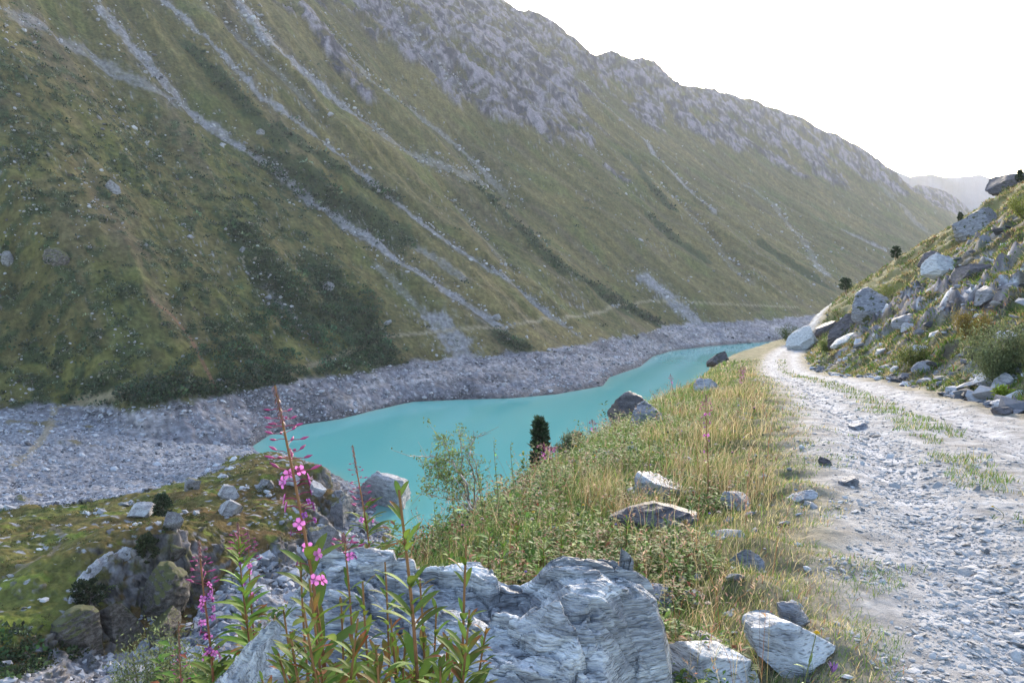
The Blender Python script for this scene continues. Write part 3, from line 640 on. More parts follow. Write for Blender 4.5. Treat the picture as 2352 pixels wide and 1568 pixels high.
# the big two-humped boulder in the foreground, a lump modelled from its plan and ridge line
def hero():
    Y0 = 2.9
    sil = [(470, 1640), (500, 1560), (560, 1492), (620, 1440), (660, 1392), (690, 1340), (725, 1302), (770, 1288), (850, 1290), (900, 1304), (1000, 1310), (1090, 1318), (1150, 1338), (1195, 1342), (1230, 1318), (1265, 1290), (1300, 1272), (1360, 1268), (1420, 1278), (1470, 1292), (1496, 1312), (1506, 1370), (1512, 1700)]
    P = np.array([at_y(np.float64(a), np.float64(b), np.float64(Y0)) for a, b in sil])
    xs = np.linspace(P[0, 0]-.15, P[-1, 0]+.25, 330); ys = np.linspace(1.95, 3.6, 420)
    X, Y = np.meshgrid(xs, ys)
    top = np.interp(X, P[:, 0], P[:, 2])
    top = np.where(X > P[-2, 0], P[-2, 2]-(X-P[-2, 0])*9, top); top = np.where(X < P[0, 0], P[0, 2]-(P[0, 0]-X)*5, top)
    xr = P[14, 0]                                           # the valley between the humps
    right = sstep(xr-.12, xr+.10, X)
    # crest line wanders in plan; the front falls to us, gently on the left hump, in a bench then a wall on the right
    cr = Y0+.06*n2(X*2.2, X*0, 31)
    df = np.clip(cr-Y, 0, None)
    fl = .13*df+.13*df*df + 3.5*np.clip(2.16-Y, 0, None)
    fr = np.where(df < .26, .10*df, .026+.62*(df-.26)); fr = np.minimum(fr, .16+.10*df)+3.5*np.clip(2.16-Y, 0, None); face = sstep(P[17, 0]-.02, P[18, 0]+.06, X)
    fr = fr + face*np.clip(df-.16, 0, None)*1.3
    z = top-(fl*(1-right)+fr*right)-np.clip(Y-cr, 0, None)**1.5*2.4
    # broken bedding: tilted flat cells of two sizes, each with its own level, ragged along the edges
    def cells(ax, ay, sd_, tilt, off, wob):
        u_, v_ = X*ax+wob*fbm(X*7, Y*9, 4, sd_), Y*ay+wob*fbm(X*7+5, Y*9, 4, sd_+1); u_ = u_+.35*v_
        iu, iv = np.floor(u_).astype(int), np.floor(v_).astype(int); best = np.full(X.shape, 9.); second = best.copy(); out = np.zeros(X.shape)
        for di in (-1, 0, 1):
            for dj in (-1, 0, 1):
                h = PERM[PERM[(iu+di) & 255]+((iv+dj+sd_) & 255)]; h2 = PERM[h+7]; h3 = PERM[h+91]
                du, dv = iu+di+h/255.-u_, iv+dj+h2/255.-v_; d_ = np.hypot(du, dv); m_ = d_ < best
                val = (h3/255.-.5)*off - du/ax*(h/255.-.5)*tilt - dv/ay*(h2/255.-.35)*tilt
                second = np.where(m_, best, np.minimum(second, d_)); out = np.where(m_, val, out); best = np.where(m_, d_, best)
        return out, second-best
    c1, e1 = cells(2.1, 4.2, 31, .42, .10, .10); c2, e2 = cells(5.0, 11, 57, .45, .045, .09); c3, e3 = cells(14, 34, 83, .3, .014, .15)
    z += c1+c2+c3 - .030*(1-sstep(0, .05, e1)) - .008*(1-sstep(0, .06, e2))
    z += .02*fbm(X*2.2, Y*2.8, 4, 35)+.004*fbm(X*22, Y*44, 3, 37)
    g = near_full(X.ravel(), Y.ravel()).reshape(X.shape)
    z = np.maximum(z, g-.6)
    f = grid_faces(*X.shape)[:, ::-1]; kp = (z > g-.25).ravel()[f].any(1)
    # light x-wobble keeps the right wall from being a perfect curtain
    X = X+.035*fbm(Y*3, z*4, 3, 39)*(X > .4); V = np.stack([X, Y, z], -1).reshape(-1, 3)
    f = f[kp]; us = np.zeros(len(V), bool); us[f.ravel()] = 1; ix = np.cumsum(us)-1
    m = schist("big_boulder_schist", (.045, .05, .068), (.25, .255, .275), (.70, .71, .73), scale=2.2, rot=(.1, -.22, 0), stretch=11, moss=0, dist=.02, bump=1)
    o = mesh_np("boulder", V[us], ix[f], m)
    tag(o, "huge two-humped grey layered boulder behind the nearest pink flowers", "boulder"); return o
HERO = hero()

R = place_rock
R((1495, 1512, 1760, 1600), M_white, "flat white slab cut off by the bottom edge, right of the huge boulder", 3, depth=.9, rot=(.1, .12, .3), slab=2.5, cuts=18)
R((1722, 1438, 1925, 1535), M_white, "pale ridged slab beside the yellow flower near the track edge", 11, depth=.8, rot=(.15, .38, -.3), slab=2.5, cuts=18, sink=.2)
R((1785, 1385, 1872, 1450), M_grey, "rounded grey stone just behind the pale ridged slab", 12, rot=(0, .4, 0), depth=.7)
R((1585, 1452, 1665, 1492), M_grey, "small dark jagged stone between the huge boulder and the pale ridged slab", 13)
R((1496, 1348, 1560, 1402), M_pale, "small pale stone touching the right end of the huge boulder", 14)
R((1690, 1260, 1768, 1312), M_grey, "rounded grey stone half buried in the middle of the grassy verge", 15)
R((1395, 1148, 1610, 1225), M_dark, "dark layered outcrop lying in the dry grass above the huge boulder", 16, rot=(0, -.22, .2), slab=2, cuts=16, sub=5, sink=.4)
R((1470, 1055, 1610, 1155), M_pale, "tilted pale rock rising behind the dark layered outcrop", 17, rot=(.1, -.45, .2), slab=2, sub=5, sink=.6)
R((1668, 1136, 1735, 1170), M_pale, "pale block under the tall flower stem on the verge", 18)
R((1818, 1128, 1885, 1152), M_pale, "flat pale stone in the short grass near the track's left edge", 19, slab=3)
R((1392, 908, 1488, 974), M_dark, "black boulder on the edge of the slope against the lake", 20, rot=(0, -.6, .2), sink=.4, slab=1.8)
R((1440, 922, 1530, 972), M_grey, "long grey slab leaning beside the black boulder above the lake", 21, rot=(0, -.55, 0), slab=2.5, sink=.6)
R((1598, 862, 1655, 895), M_pale, "pale slab in the reddish grass beside the track's far bend", 22, slab=2, sink=.5)
R((1634, 806, 1684, 832), M_dark, "dark mossy boulder on the skyline where the verge meets the lake", 23, sink=.5, rot=(0, -.3, 0))
R((1360, 1030, 1400, 1052), M_dark, "small dark stone poking out of the slope under the black boulder", 24)
R((1848, 728, 1928, 768), M_dark, "dark overhanging slab above the bend of the track", 31, rot=(0, .1, 0), slab=3, sink=.1)
R((1822, 755, 1890, 803), M_white, "pale block under the dark overhanging slab at the bend", 32, rot=(0, -.4, 0), slab=2)
R((1890, 690, 1985, 775), M_dark, "dark slanting rib of rock on the bank left of the pale face", 33, rot=(0, -.75, 0), slab=1.5, sub=5, depth=.6)
R((1960, 632, 2062, 712), M_grey, "large pale-faced crag with a square top on the right bank", 34, rot=(0, -.3, .2), sub=5, cuts=10)
R((2108, 556, 2165, 605), M_dark, "dark block beside the tall white rock on the upper bank", 35, rot=(0, -.6, 0))
R((2130, 522, 2215, 628), M_white, "tall white smooth rock high on the right bank", 36, rot=(0, -.25, 0), sub=5)
R((2215, 455, 2320, 520), M_grey, "smooth grey slab face near the top of the right bank", 37, rot=(0, -.60, 0), slab=3.0, sub=5, sink=.4)
R((2285, 368, 2390, 425), M_dark, "dark overhanging rock at the very top of the right bank", 38, rot=(0, -.25, 0), slab=2.0, sink=.45)
R((1905, 762, 1975, 792), M_white, "white pointed slab lying on the bank above the bend", 39, rot=(0, -.3, 0), slab=3)
R((2075, 735, 2110, 755), M_pale, "small white cube-like stone in the middle of the rubble bank", 40)
R((2285, 858, 2352, 892), M_pale, "pale wedge of rock beside the yellow-green plant at the bank foot", 41, rot=(0, -.35, 0), slab=2)
R((2288, 930, 2330, 952), M_dark, "dark flat stone on the bank foot at the right edge", 42, slab=2)
R((2090, 832, 2150, 858), M_grey, "grey layered stone at the bank foot beside the track", 43, slab=2.5)
R((2190, 572, 2290, 640), M_dark, "brown weathered crag under the grey slab face", 44, rot=(0, -.5, 0), sub=5)
R((2240, 640, 2310, 690), M_grey, "grey cracked block in the upper rubble of the bank", 45, rot=(0, -.4, 0))
R((2060, 705, 2130, 745), M_grey, "tilted grey slab in the rubble beside the pale-faced crag", 46, rot=(0, -.5, 0), slab=2)
R((2010, 790, 2045, 812), M_pale, "little pale stone above the track's inner bend", 47)
R((1960, 960, 2010, 985), M_pale, "small flat stone showing through the wheel track", 48, slab=3, sink=.6)
R((1940, 1090, 1985, 1115), M_grey, "grey cobble in the left wheel rut", 49, slab=2, sink=.5)
R((1885, 1050, 1915, 1068), M_dark, "dark cobble at the left edge of the track", 50, slab=2, sink=.4)

# across the gully and in the water
R((822, 1066, 946, 1162), M_pale_far, "rounded grey islet rock standing in the turquoise water", 60, fn=lambda x, y: np.maximum(floor_h(x, y), WATER+.2), r0=90, depth=.9, sub=5, cuts=8, sink=.3)
ff = lambda x, y: floor_h(x, y)
for i, (bx, mt, lb, rt) in enumerate([
 ((496, 1143, 552, 1184), M_pale_far, "white cracked rock in the rust-brown turf of the knoll", (0, 0, 0)),
 ((496, 1104, 542, 1142), M_pale_far, "white hollowed rock upslope of the white cracked rock", (0, -.3, 0)),
 ((698, 1104, 746, 1138), M_pale_far, "pale leaning rock near the knoll's right brink", (0, -.3, 0)),
 ((590, 1100, 632, 1122), M_grey_far, "grey oval stone in the middle of the knoll's far side", (0, 0, 0)),
 ((420, 1098, 462, 1128), M_grey_far, "squat grey rock where the knoll meets the shingle", (0, 0, 0)),
 ((278, 1158, 345, 1192), M_pale_far, "long slanting pale slab left of the small pine", (0, -.5, .2)),
 ((362, 1178, 408, 1218), M_grey_far, "grey outcrop under the small pine on the knoll", (0, .2, 0)),
 ((372, 1240, 416, 1302), M_dark_far, "dark split rock on the knoll's front edge", (0, .2, 0)),
 ((370, 1316, 410, 1366), M_pale_far, "pale block at the foot of the dark cliff", (0, .1, 0)),
 ((190, 1498, 228, 1545), M_grey_far, "blue-grey boulder beside the stream bed at lower left", (0, 0, 0)),
 ((370, 1392, 420, 1412), M_pale_far, "flat pale stone below the cliff near the willow scrub", (0, 0, 0)),
 ((22, 1136, 60, 1158), M_grey_far, "low grey rock at the left end of the shingle", (0, 0, 0)),
 ((650, 1096, 690, 1116), M_pale_far, "small white boulder behind the tallest pink flower spike", (0, 0, 0))]):
    R(bx, mt, lb, 70+i, fn=ff, r0=80, rot=rt, depth=.9, cuts=12)
# a long tilted slab crowning the cliff of the knoll
# rougher crags on the cliff
for i, (bx, mt, lb, rt) in enumerate([((118, 1385, 215, 1490), M_dark_far, "dark bulging crag at the left foot of the knoll's cliff", (0, -.4, 0)), ((205, 1345, 300, 1470), M_dark_far, "brown broken crag in the middle of the knoll's cliff", (0, -.3, .3)),
  ((275, 1300, 385, 1410), M_dark_far, "grey-brown buttress under the leaning pine", (.2, .5, .6)), ((310, 1390, 392, 1480), M_dark_far, "dark stack of rock above the stream bed", (0, .3, 0)), ((345, 1330, 392, 1400), M_grey_far, "narrow grey rib at the right end of the cliff", (0, .2, 0)),
  ((742, 1120, 800, 1210), M_grey_far, "grey rock wall at the knoll's brink above the lake", (0, .2, .3)), ((690, 1190, 770, 1290), M_grey_far, "grey striped rock wall below the knoll's brink", (0, -.2, .2))]):
    R(bx, mt, lb, 120+i, fn=ff, r0=80, rot=rt, depth=1.4, cuts=9, sub=5, sink=.45, slab=.8)
def crown_slab():
    ptsA = [(150, 1392), (165, 1345), (190, 1312), (230, 1280), (270, 1260), (315, 1250)]; ptsB = [(172, 1405), (196, 1362), (226, 1328), (262, 1300), (300, 1286), (320, 1276)]
    A = np.array([hit(a, b, fn=ff, r0=80) for a, b in ptsA]); B = np.array([hit(a, b, fn=ff, r0=80) for a, b in ptsB])
    n = 60; t = np.linspace(0, 5, n); A = np.stack([np.interp(t, range(6), A[:, k]) for k in range(3)], 1); B = np.stack([np.interp(t, range(6), B[:, k]) for k in range(3)], 1)
    s = np.linspace(0, 1, 24); P = A[:, None]*(1-s[None, :, None])+B[:, None]*s[None, :, None]
    b = np.sin(pi*s)[None]**.5*np.sin(pi*np.linspace(0, 1, n))[:, None]**.4
    P[..., 2] += -.5+1.5*b+.5*fbm(P[..., 0], P[..., 1], 4, 5)*b
    o = mesh_np("rock_slab", P.reshape(-1, 3), grid_faces(n, 24), M_pale_far); tag(o, "long pale rounded slab crowning the cliff of the knoll", "rock")
crown_slab()
for i, (bx, lb) in enumerate([((248, 402, 276, 442), "brown crag tooth standing in the scrubby mountainside at upper left"), ((96, 555, 156, 600), "black cleft outcrop low on the scrubby mountainside"),
    ((0, 570, 26, 612), "grey outcrop at the left edge of the mountainside"), ((586, 290, 612, 312), "lone grey boulder on the grass between two gullies"), ((738, 645, 764, 668), "lone pale boulder in the dark scrub above the trail"),
    ((545, 560, 566, 582), "small grey crag in the stony scrub of the mountainside")]):
    R(bx, M_grey_far if i != 1 else M_dark_far, lb, 90+i, fn=wall_rel_h, r0=150, cuts=9, sink=.45, rot=(.3, -.5+.2*i, .4*i), sub=5)

# ---- loose stones nobody could count: many jittered chips in one mesh
def chips(name, P, S, cols, mat, squash=.55, kind='stuff', sub=0, seed=1):
    V, Fc = ICO[sub]; n = len(P); r = np.random.default_rng(seed)
    W = V[None]*(1+r.uniform(-.32, .32, (n, len(V), 1)))
    sc = S[:, None]*r.uniform(.65, 1.25, (n, 3)); sc[:, 2] *= squash; W = W*sc[:, None]
    a = r.uniform(0, 2*pi, n); ti = r.normal(0, .3, n); c, s = np.cos(a), np.sin(a)
    z = W[..., 2]+W[..., 0]*ti[:, None]
    x = W[..., 0]*c[:, None]-W[..., 1]*s[:, None]; y = W[..., 0]*s[:, None]+W[..., 1]*c[:, None]
    Q = np.stack([x, y, z], -1)+P[:, None]
    f = (Fc[None]+np.arange(n)[:, None, None]*len(V)).reshape(-1, 3)
    o = mesh_np(name, Q.reshape(-1, 3), f, mat, np.repeat(cols, len(V), 0), smooth=False); o['kind'] = kind
    return o
def stone_cols(n, r, a=(.20, .20, .22), b=(.50, .49, .51), dark=.15):
    t = r.uniform(0, 1, n)**1.3; c = np.array(a)*(1-t[:, None])+np.array(b)*t[:, None]; d = r.uniform(0, 1, n) < dark; c[d] *= .35; return c
# shingle flats and drawdown band
n = 30000; px = rng.uniform(-120, 830, n); dpt = rng.uniform(0, 1, n)
def floor_pts(n, x0, x1, r0, r1):
    az = np.arctan((rng.uniform(x0, x1, n)-CX)/F); r = np.exp(rng.uniform(math.log(r0), math.log(r1), n)); return r*np.sin(az), r*np.cos(az)
x, y = floor_pts(60000, -150, 900, 85, 320); zf = floor_h(x, y); zw = wall_h(x, y); z = np.maximum(zf, zw)
kn = poly_in(x, y, KNOLL); ok = (~kn) & (z > WATER+.15) & (z < HIGH+.3) & (z > near_h(x, y))
d_ = fbm(x/14, y/14, 3, 501); ok &= (rng.uniform(-.9, .9, len(x)) < d_*1.4+.3)
x, y, z = x[ok], y[ok], z[ok]; s = .22*np.exp(rng.normal(0, .55, len(x)))*(np.hypot(x, y)/200)**.5
s = np.clip(s*(1+1.2*sstep(-1, .8, -(np.hypot(x, y)-185)/40)), .1, 1.6)
chips("shingle_stones", np.stack([x, y, z+.1+.4*s*0], -1), s, stone_cols(len(x), rng, (.16, .16, .185), (.46, .46, .49)), M_farstone, .6, seed=2)
x, y = floor_pts(26000, 560, 1800, 250, 640); z = wall_h(x, y); ok = (z > WATER+.2) & (z < HIGH-.2); x, y, z = x[ok], y[ok], z[ok]
s = np.clip(.28*np.exp(rng.normal(0, .55, len(x)))*(np.hypot(x, y)/300)**.7, .15, 1.7)
chips("shore_stones", np.stack([x, y, z+.3], -1), s, stone_cols(len(x), rng, (.17, .165, .185), (.45, .43, .45)), M_farstone, .6, seed=3)
# pale stones strewn over the scrubby shoulder and down the gullies
x, y = floor_pts(60000, -60, 2150, 240, 1300); w_z = wall_h(x, y); ok = w_z > HIGH+1; x, y = x[ok], y[ok]; u, w = uw(x, y); d = w-np.interp(u, UV, WV)
uu = u+14*fbm(u/160, w/220, 3, 11); k_ = near_shoulder(u, w, d); gd = np.full(x.shape, 99.)
for p, hw, kk_, dp in SCREE_W: ds, _ = seg_dist(x, y, p); gd = np.minimum(gd, ds/(hw+3))
pr = .30*np.clip(fbm(uu/14, w/40, 3, 521)*2-.1, 0, 1)*(.35+.9*k_)+.55*np.exp(-gd*gd*.7)+.012; ok = (rng.uniform(0, 1, len(x)) < pr); x, y, u, w, d = x[ok], y[ok], u[ok], w[ok], d[ok]
z = wall_h(x, y)+wall_relief(x, y, u, w, d, np.clip(d/(np.interp(u, UR, WR)-np.interp(u, UV, WV)), 0, 1.2)); s = np.clip(.42*np.exp(rng.normal(0, .5, len(x)))*(np.hypot(x, y)/400)**.9, .2, 2.4)
chips("slope_stones", np.stack([x, y, z+.2], -1), s, stone_cols(len(x), rng, (.22, .21, .22), (.46, .44, .45), .1), M_farstone, .7, seed=8)
# knoll and gully stones
x, y = floor_pts(9000, -150, 830, 80, 235); z = floor_h(x, y); kn = poly_in(x, y, KNOLL)
cl = fbm(x/9+5, y/9, 3, 502); ok = (z > near_h(x, y)) & np.where(kn, cl > .42, (y < 165) & (z > WATER))
x, y, z = x[ok], y[ok], z[ok]; s = np.clip(.26*np.exp(rng.normal(0, .6, len(x))), .1, 1.1)
chips("knoll_stones", np.stack([x, y, z+.15], -1), s, stone_cols(len(x), rng, (.22, .22, .24), (.58, .57, .58), .1), M_farstone, .55, seed=4)
# road gravel
def near_pts(n, r0, r1, a0=-36, a1=37, p=1.0):
    az = np.radians(rng.uniform(a0, a1, n)); r = np.exp(rng.uniform(math.log(r0), math.log(r1), n)); return r*np.sin(az), r*np.cos(az)
x, y = near_pts(170000, 2.2, 85, 5, 37); t = track_t(x, y); d = np.hypot(x, y)
ok = (np.abs(t) < 1.6+.3*fbm(x/.8, y/.8, 3, 510)) & (rng.uniform(0, 1, len(x)) < np.clip(.4+.6*fbm(x/.9, y/.9, 3, 511)+.35*np.exp(-((t+.8)/.4)**2), 0, 1))
ok_ = ok; x, y, d = x[ok], y[ok], d[ok]; z = near_full(x, y); s = np.clip(.0043*np.exp(rng.normal(0, .72, len(x))), .002, .024)*(1+.03*d)*(1+.6*np.exp(-((t[ok_]+.8)/.4)**2))
s = np.minimum(s, .06); chips("track_gravel", np.stack([x, y, z+.15*s], -1), s, stone_cols(len(x), rng, (.28, .27, .265), (.43, .415, .41), .03), M_stone, .28, sub=0, seed=5)
# rubble on the right bank and loose stones on the verge
x, y = near_pts(60000, 6, 110, 8, 38); t = track_t(x, y); cl = fbm(x/2.2, y/2.2, 4, 512)
ok = (t > 1.9) & (t < 30) & (cl+rng.uniform(-.25, .25, len(x))+.2*np.exp(-(t-2.4)**2*2) > .24) & (rng.uniform(0, 1, len(x)) < np.where(y > 55, .35, 1)*np.where(t > 5, .45, 1)); x, y = x[ok], y[ok]; z = near_full(x, y)
s = np.clip(.030*np.exp(rng.normal(0, .75, len(x)))*(1+.035*y), .012, .45)
chips("bank_rubble", np.stack([x, y, z+.2*s], -1), s, stone_cols(len(x), rng, (.12, .12, .14), (.46, .46, .50), .3), M_stone, .45, seed=6)
x, y = near_pts(2600, 2, 50); t = track_t(x, y); ok = (t < -1.7) & (t > -7); x, y = x[ok], y[ok]; z = near_full(x, y)
s = np.clip(.016*np.exp(rng.normal(0, .6, len(x)))*(1+.04*y), .008, .2)
chips("verge_stones", np.stack([x, y, z+.2*s], -1), s, stone_cols(len(x), rng, (.2, .2, .22), (.5, .5, .52), .1), M_stone, .5, seed=7)
# ------------------------------------------------------------------ vegetation
class Bag:
    def __init__(s): s.V, s.Q, s.T, s.C, s.n = [], [], [], [], 0
    def add(s, V, faces, C):
        V = np.asarray(V, float).reshape(-1, 3); f = np.asarray(faces)+s.n
        (s.Q if f.shape[1] == 4 else s.T).append(f); s.V.append(V); s.C.append(np.broadcast_to(C, V.shape)); s.n += len(V)
    def build(s, name, mat, parent=None, smooth=True, **k):
        fs = [np.concatenate(q) for q in (s.Q, s.T) if q]
        V = np.concatenate(s.V)
        if parent is not None: V = V-np.array(parent.location)
        return mesh_np(name, V, fs, mat, np.concatenate(s.C), parent, smooth, **k)
def unit(v): v = np.asarray(v, float); return v/(np.linalg.norm(v, axis=-1, keepdims=True)+1e-12)
def perp(d):
    a = np.where(np.abs(d[..., 2:3]) < .9, np.array([0, 0, 1.]), np.array([1., 0, 0])); return unit(np.cross(d, a))
def blades(bag, P, H, W, D, C, bend=.5, tipc=None):
    """n tapering grass blades: root P, length H, width W, lean vector D (horizontal)"""
    n = len(P); az = rng.uniform(0, 2*pi, n); side = np.stack([np.cos(az), np.sin(az), 0*az], -1)*W[:, None]*.5
    up = np.array([0, 0, 1.]); rows = []
    for t, wd in ((0, 1), (.4, .85), (.75, .55), (1, 0)):
        c = P+(up[None]*(t-bend*.35*t*t)+D*(t*t))*H[:, None]
        if wd: rows += [c-side*wd, c+side*wd]
        else: rows += [c]
    V = np.stack(rows, 1); b = np.arange(n)[:, None]*7
    q = np.concatenate([b+np.array([[0, 1, 3, 2]]), b+np.array([[2, 3, 5, 4]])]); t = b+np.array([[4, 5, 6]])
    Cc = np.repeat(C[:, None], 7, 1)
    if tipc is not None: w = np.array([0, 0, .3, .3, .7, .7, 1])[None, :, None]; Cc = Cc*(1-w)+tipc[:, None]*w
    bag.add(V, q, Cc.reshape(-1, 3)); bag.T.append(t+bag.n-len(P)*7)
def leafs(bag, P, D, L, W, C, fold=.25, C2=None, st=3):
    """n pointed leaves with a folded midrib; D = direction, drooping along the length"""
    n = len(P); D = unit(D); S = perp(D); N = np.cross(S, D); ts = np.linspace(0, 1, st+1)
    rows = []; cs = []
    for i, t in enumerate(ts):
        c = P+D*(L*t)[:, None]; c[:, 2] -= L*.28*t*t; w = W*.5*(math.sin(pi*min(.97, .08+.9*t))**.8 if 0 < i < st else .0)
        w = w if i < st else W*0; w = w if i > 0 else W*.08
        rows += [c-S*w[:, None]+N*(w*fold)[:, None], c, c+S*w[:, None]+N*(w*fold)[:, None]]
        cc = C if C2 is None else C*(1-t**2)+C2*t**2
        cs += [cc, cc*1.12, cc]
    V = np.stack(rows, 1); k = 3*(st+1); b = np.arange(n)[:, None, None]*k
    f = np.array([(3*i+j, 3*i+j+1, 3*i+j+4, 3*i+j+3) for i in range(st) for j in (0, 1)])[None]
    bag.add(V, (b+f).reshape(-1, 4), np.stack(cs, 1).reshape(-1, 3))
def diamonds(bag, P, D, L, W, C):
    """cheap leaves for dense scrub: two triangles each"""
    n = len(P); D = unit(D); S = perp(D); S = unit(S*np.cos(q := rng.uniform(0, 6.3, n))[:, None]+np.cross(S, D)*np.sin(q)[:, None])
    m = P+D*(L*.45)[:, None]; V = np.stack([P, m+S*(W*.5)[:, None], P+D*L[:, None], m-S*(W*.5)[:, None]], 1)
    bag.add(V, np.arange(n)[:, None]*4+np.array([[0, 1, 2, 3]]), np.repeat(C, 4, 0))
def tube(bag, pts, r, C, seg=6):
    pts = np.asarray(pts, float); n = len(pts); r = np.broadcast_to(r, (n,)); d = np.gradient(pts, axis=0); d = unit(d); s = perp(d); u = np.cross(s, d)
    a = np.linspace(0, 2*pi, seg, endpoint=False); V = pts[:, None]+(s[:, None]*np.cos(a)[None, :, None]+u[:, None]*np.sin(a)[None, :, None])*r[:, None, None]
    i = np.arange(n-1)[:, None]*seg; j = np.arange(seg)[None]; k = (j+1) % seg
    bag.add(V, np.stack([i+j, i+k, i+seg+k, i+seg+j], -1).reshape(-1, 4), C if np.ndim(C) == 1 else np.repeat(C, seg, 0))
def rcol(base, n, v=.25):
    b = np.array(base); return np.clip(b[None]*np.exp(rng.normal(0, v, (n, 1)))*np.exp(rng.normal(0, v*.3, (n, 3))), 0, .8)
def rdir(n, up=.3, spread=1.0):
    v = rng.normal(0, spread, (n, 3)); v[:, 2] = np.abs(v[:, 2])*.6+up; return unit(v)
GR = [(.085, .150, .028), (.15, .20, .042), (.36, .29, .14), (.46, .37, .21), (.22, .10, .05)]
def pick(n, w, v=.25):
    w = np.array(w, float); i = rng.choice(len(GR), n, p=w/w.sum()); return np.array(GR)[i]*np.exp(rng.normal(0, v, (n, 1)))

# ---- short grass of the verge
def hero_mask(x, y): return ~((x > -1.22) & (x < .62) & (y > 1.5) & (y < 3.25))
x, y = near_pts(270000, 1.5, 75, -30, 34); t = track_t(x, y); d = np.hypot(x, y)
edge = 1.55+.55*fbm(x/.9, y/.9, 3, 601)+rng.exponential(.10, len(x))-.1
mid = (np.abs(t+.05) < .34+.25*fbm(x/1.3, y/1.3, 3, 602)) & (fbm(x/.9, y/.9, 3, 603) > -.02) & (y > 2.5)
ok = ((t < -edge) & (t > -13) | mid) & hero_mask(x, y); ok &= (rng.uniform(0, 1, len(x)) < np.where(t < -6, .5, 1))
x, y, t, d, mid = x[ok], y[ok], t[ok], d[ok], mid[ok]; z = near_full(x, y)
n = len(x); dry = .60*sstep(-.2, .65, fbm(x/1.6, y/1.6, 3, 604)+.6*np.exp(-((t+2.0)/.7)**2)-.1)
gi = rng.uniform(0, 1, n); C = np.where((gi < dry)[:, None], pick(n, [0, .8, 1.5, 1.3, .25]), pick(n, [2.0, 1, .25, .08, .08]))
Hh = np.exp(rng.normal(0, .4, n))*np.where(mid, .055, np.interp(-t, [1.7, 2.4, 3.5, 5], [.035, .07, .11, .12])); Hh *= (1+.012*d)
W = np.maximum(.0032, .0008*d)*np.exp(rng.normal(0, .2, n)); a = rng.uniform(0, 2*pi, n); ln = rng.uniform(.1, .8, n)
bg_ = Bag(); blades(bg_, np.stack([x, y, z-.01], -1), Hh, W, np.stack([np.cos(a)*ln+.15, np.sin(a)*ln, 0*a], -1), C, tipc=np.clip(C*1.25+.02, 0, .8))
o = bg_.build("grass", M_grass); tag(o, "short green and straw-coloured grass of the verge", "grass", kind='stuff')
# ---- long dry grass tussocks along the edge
bg_ = Bag(); cs = []
x, y = near_pts(5200, 2.6, 70, -30, 32); t = track_t(x, y); ok = (t < -2.1) & (t > -8) & (fbm(x/2.4, y/2.4, 3, 611)+.35*np.exp(-((t+3.0)/.8)**2)+.12*sstep(6, 14, np.hypot(x, y)) > .38) & hero_mask(x, y); x, y = x[ok], y[ok]
k = 26; X_ = np.repeat(x, k)+rng.normal(0, .07, len(x)*k)*(1+np.repeat(y, k)*.03); Y_ = np.repeat(y, k)+rng.normal(0, .07, len(x)*k)*(1+np.repeat(y, k)*.03); z = near_full(X_, Y_); n = len(X_); d = np.hypot(X_, Y_)
ok = hero_mask(X_, Y_)
gc = np.repeat(rng.uniform(0, 1, len(x)), k); C = np.where((gc < .5)[:, None], pick(n, [.2, 1, 1.4, 1, .1]), pick(n, [.1, .2, 1.3, 1.6, .6])); a = rng.uniform(0, 2*pi, n); ln = rng.uniform(.1, .75, n)
Hh = np.exp(rng.normal(0, .3, n))*np.repeat(rng.uniform(.13, .32, len(x)), k)
blades(bg_, np.stack([X_, Y_, z-.01], -1)[ok], Hh[ok], np.maximum(.0025, .0006*d)[ok], np.stack([np.cos(a)*ln+.1, np.sin(a)*ln, 0*a], -1)[ok], C[ok], bend=.3)
# seed heads: arching stalks with a feathery tip
x, y = near_pts(1800, 2.4, 40, -30, 30); t = track_t(x, y); ok = (t < -2.0) & (t > -8) & hero_mask(x, y); x, y = x[ok], y[ok]; z = near_full(x, y); n = len(x); a = rng.uniform(0, 2*pi, n); ln = rng.uniform(.1, .5, n)
D = np.stack([np.cos(a)*ln, np.sin(a)*ln, 0*a], -1); Hh = rng.uniform(.3, .62, n); P = np.stack([x, y, z], -1); d = np.hypot(x, y)
blades(bg_, P, Hh, np.maximum(.0022, .0006*d), D, pick(n, [0, .4, 1, .8, .6]), bend=.2)
for j in range(9):
    f = .80+.022*j; q = P+(np.array([0, 0, 1.])[None]*(f-.07*f*f)+D*(f*f))*Hh[:, None]
    diamonds(bg_, q, rdir(n, .5), rng.uniform(.012, .024, n)*(1+.03*d), rng.uniform(.003, .006, n)*(1+.05*d), rcol((.34, .22, .15), n, .3))
o = bg_.build("tall_dry_grass", M_grass); tag(o, "long arching straw-coloured grass with feathery seed heads on the verge", "grass", kind='stuff')
# ---- leafy herbs
bg_ = Bag(); x, y = near_pts(21000, 1.8, 60, -36, 28); t = track_t(x, y)
w_ = fbm(x/2.2, y/2.2, 3, 621)+np.interp(-t, [1.7, 2.5, 4.0, 6, 12], [-.6, .0, .25, .45, .6]); ok = (t < -1.9) & (t > -16) & (w_+rng.uniform(-.2, .2, len(x)) > .08) & hero_mask(x, y); x, y, t = x[ok], y[ok], t[ok]
m = len(x); hh = np.exp(rng.normal(0, .35, m))*np.interp(-t, [2, 3.5, 6, 10], [.07, .15, .28, .5]); kind = rng.integers(0, 5, m); z0 = near_full(x, y); k = 22
base = np.stack([x, y, z0], -1); az0 = rng.uniform(0, 6.3, (m, 1)); lean = rng.normal(0, .12, (m, 3)); lean[:, 2] = 1
tt = rng.uniform(.1, 1, (m, k)); az = az0+rng.uniform(0, 6.3, (m, k)); sp = .10+.12*(1-tt)
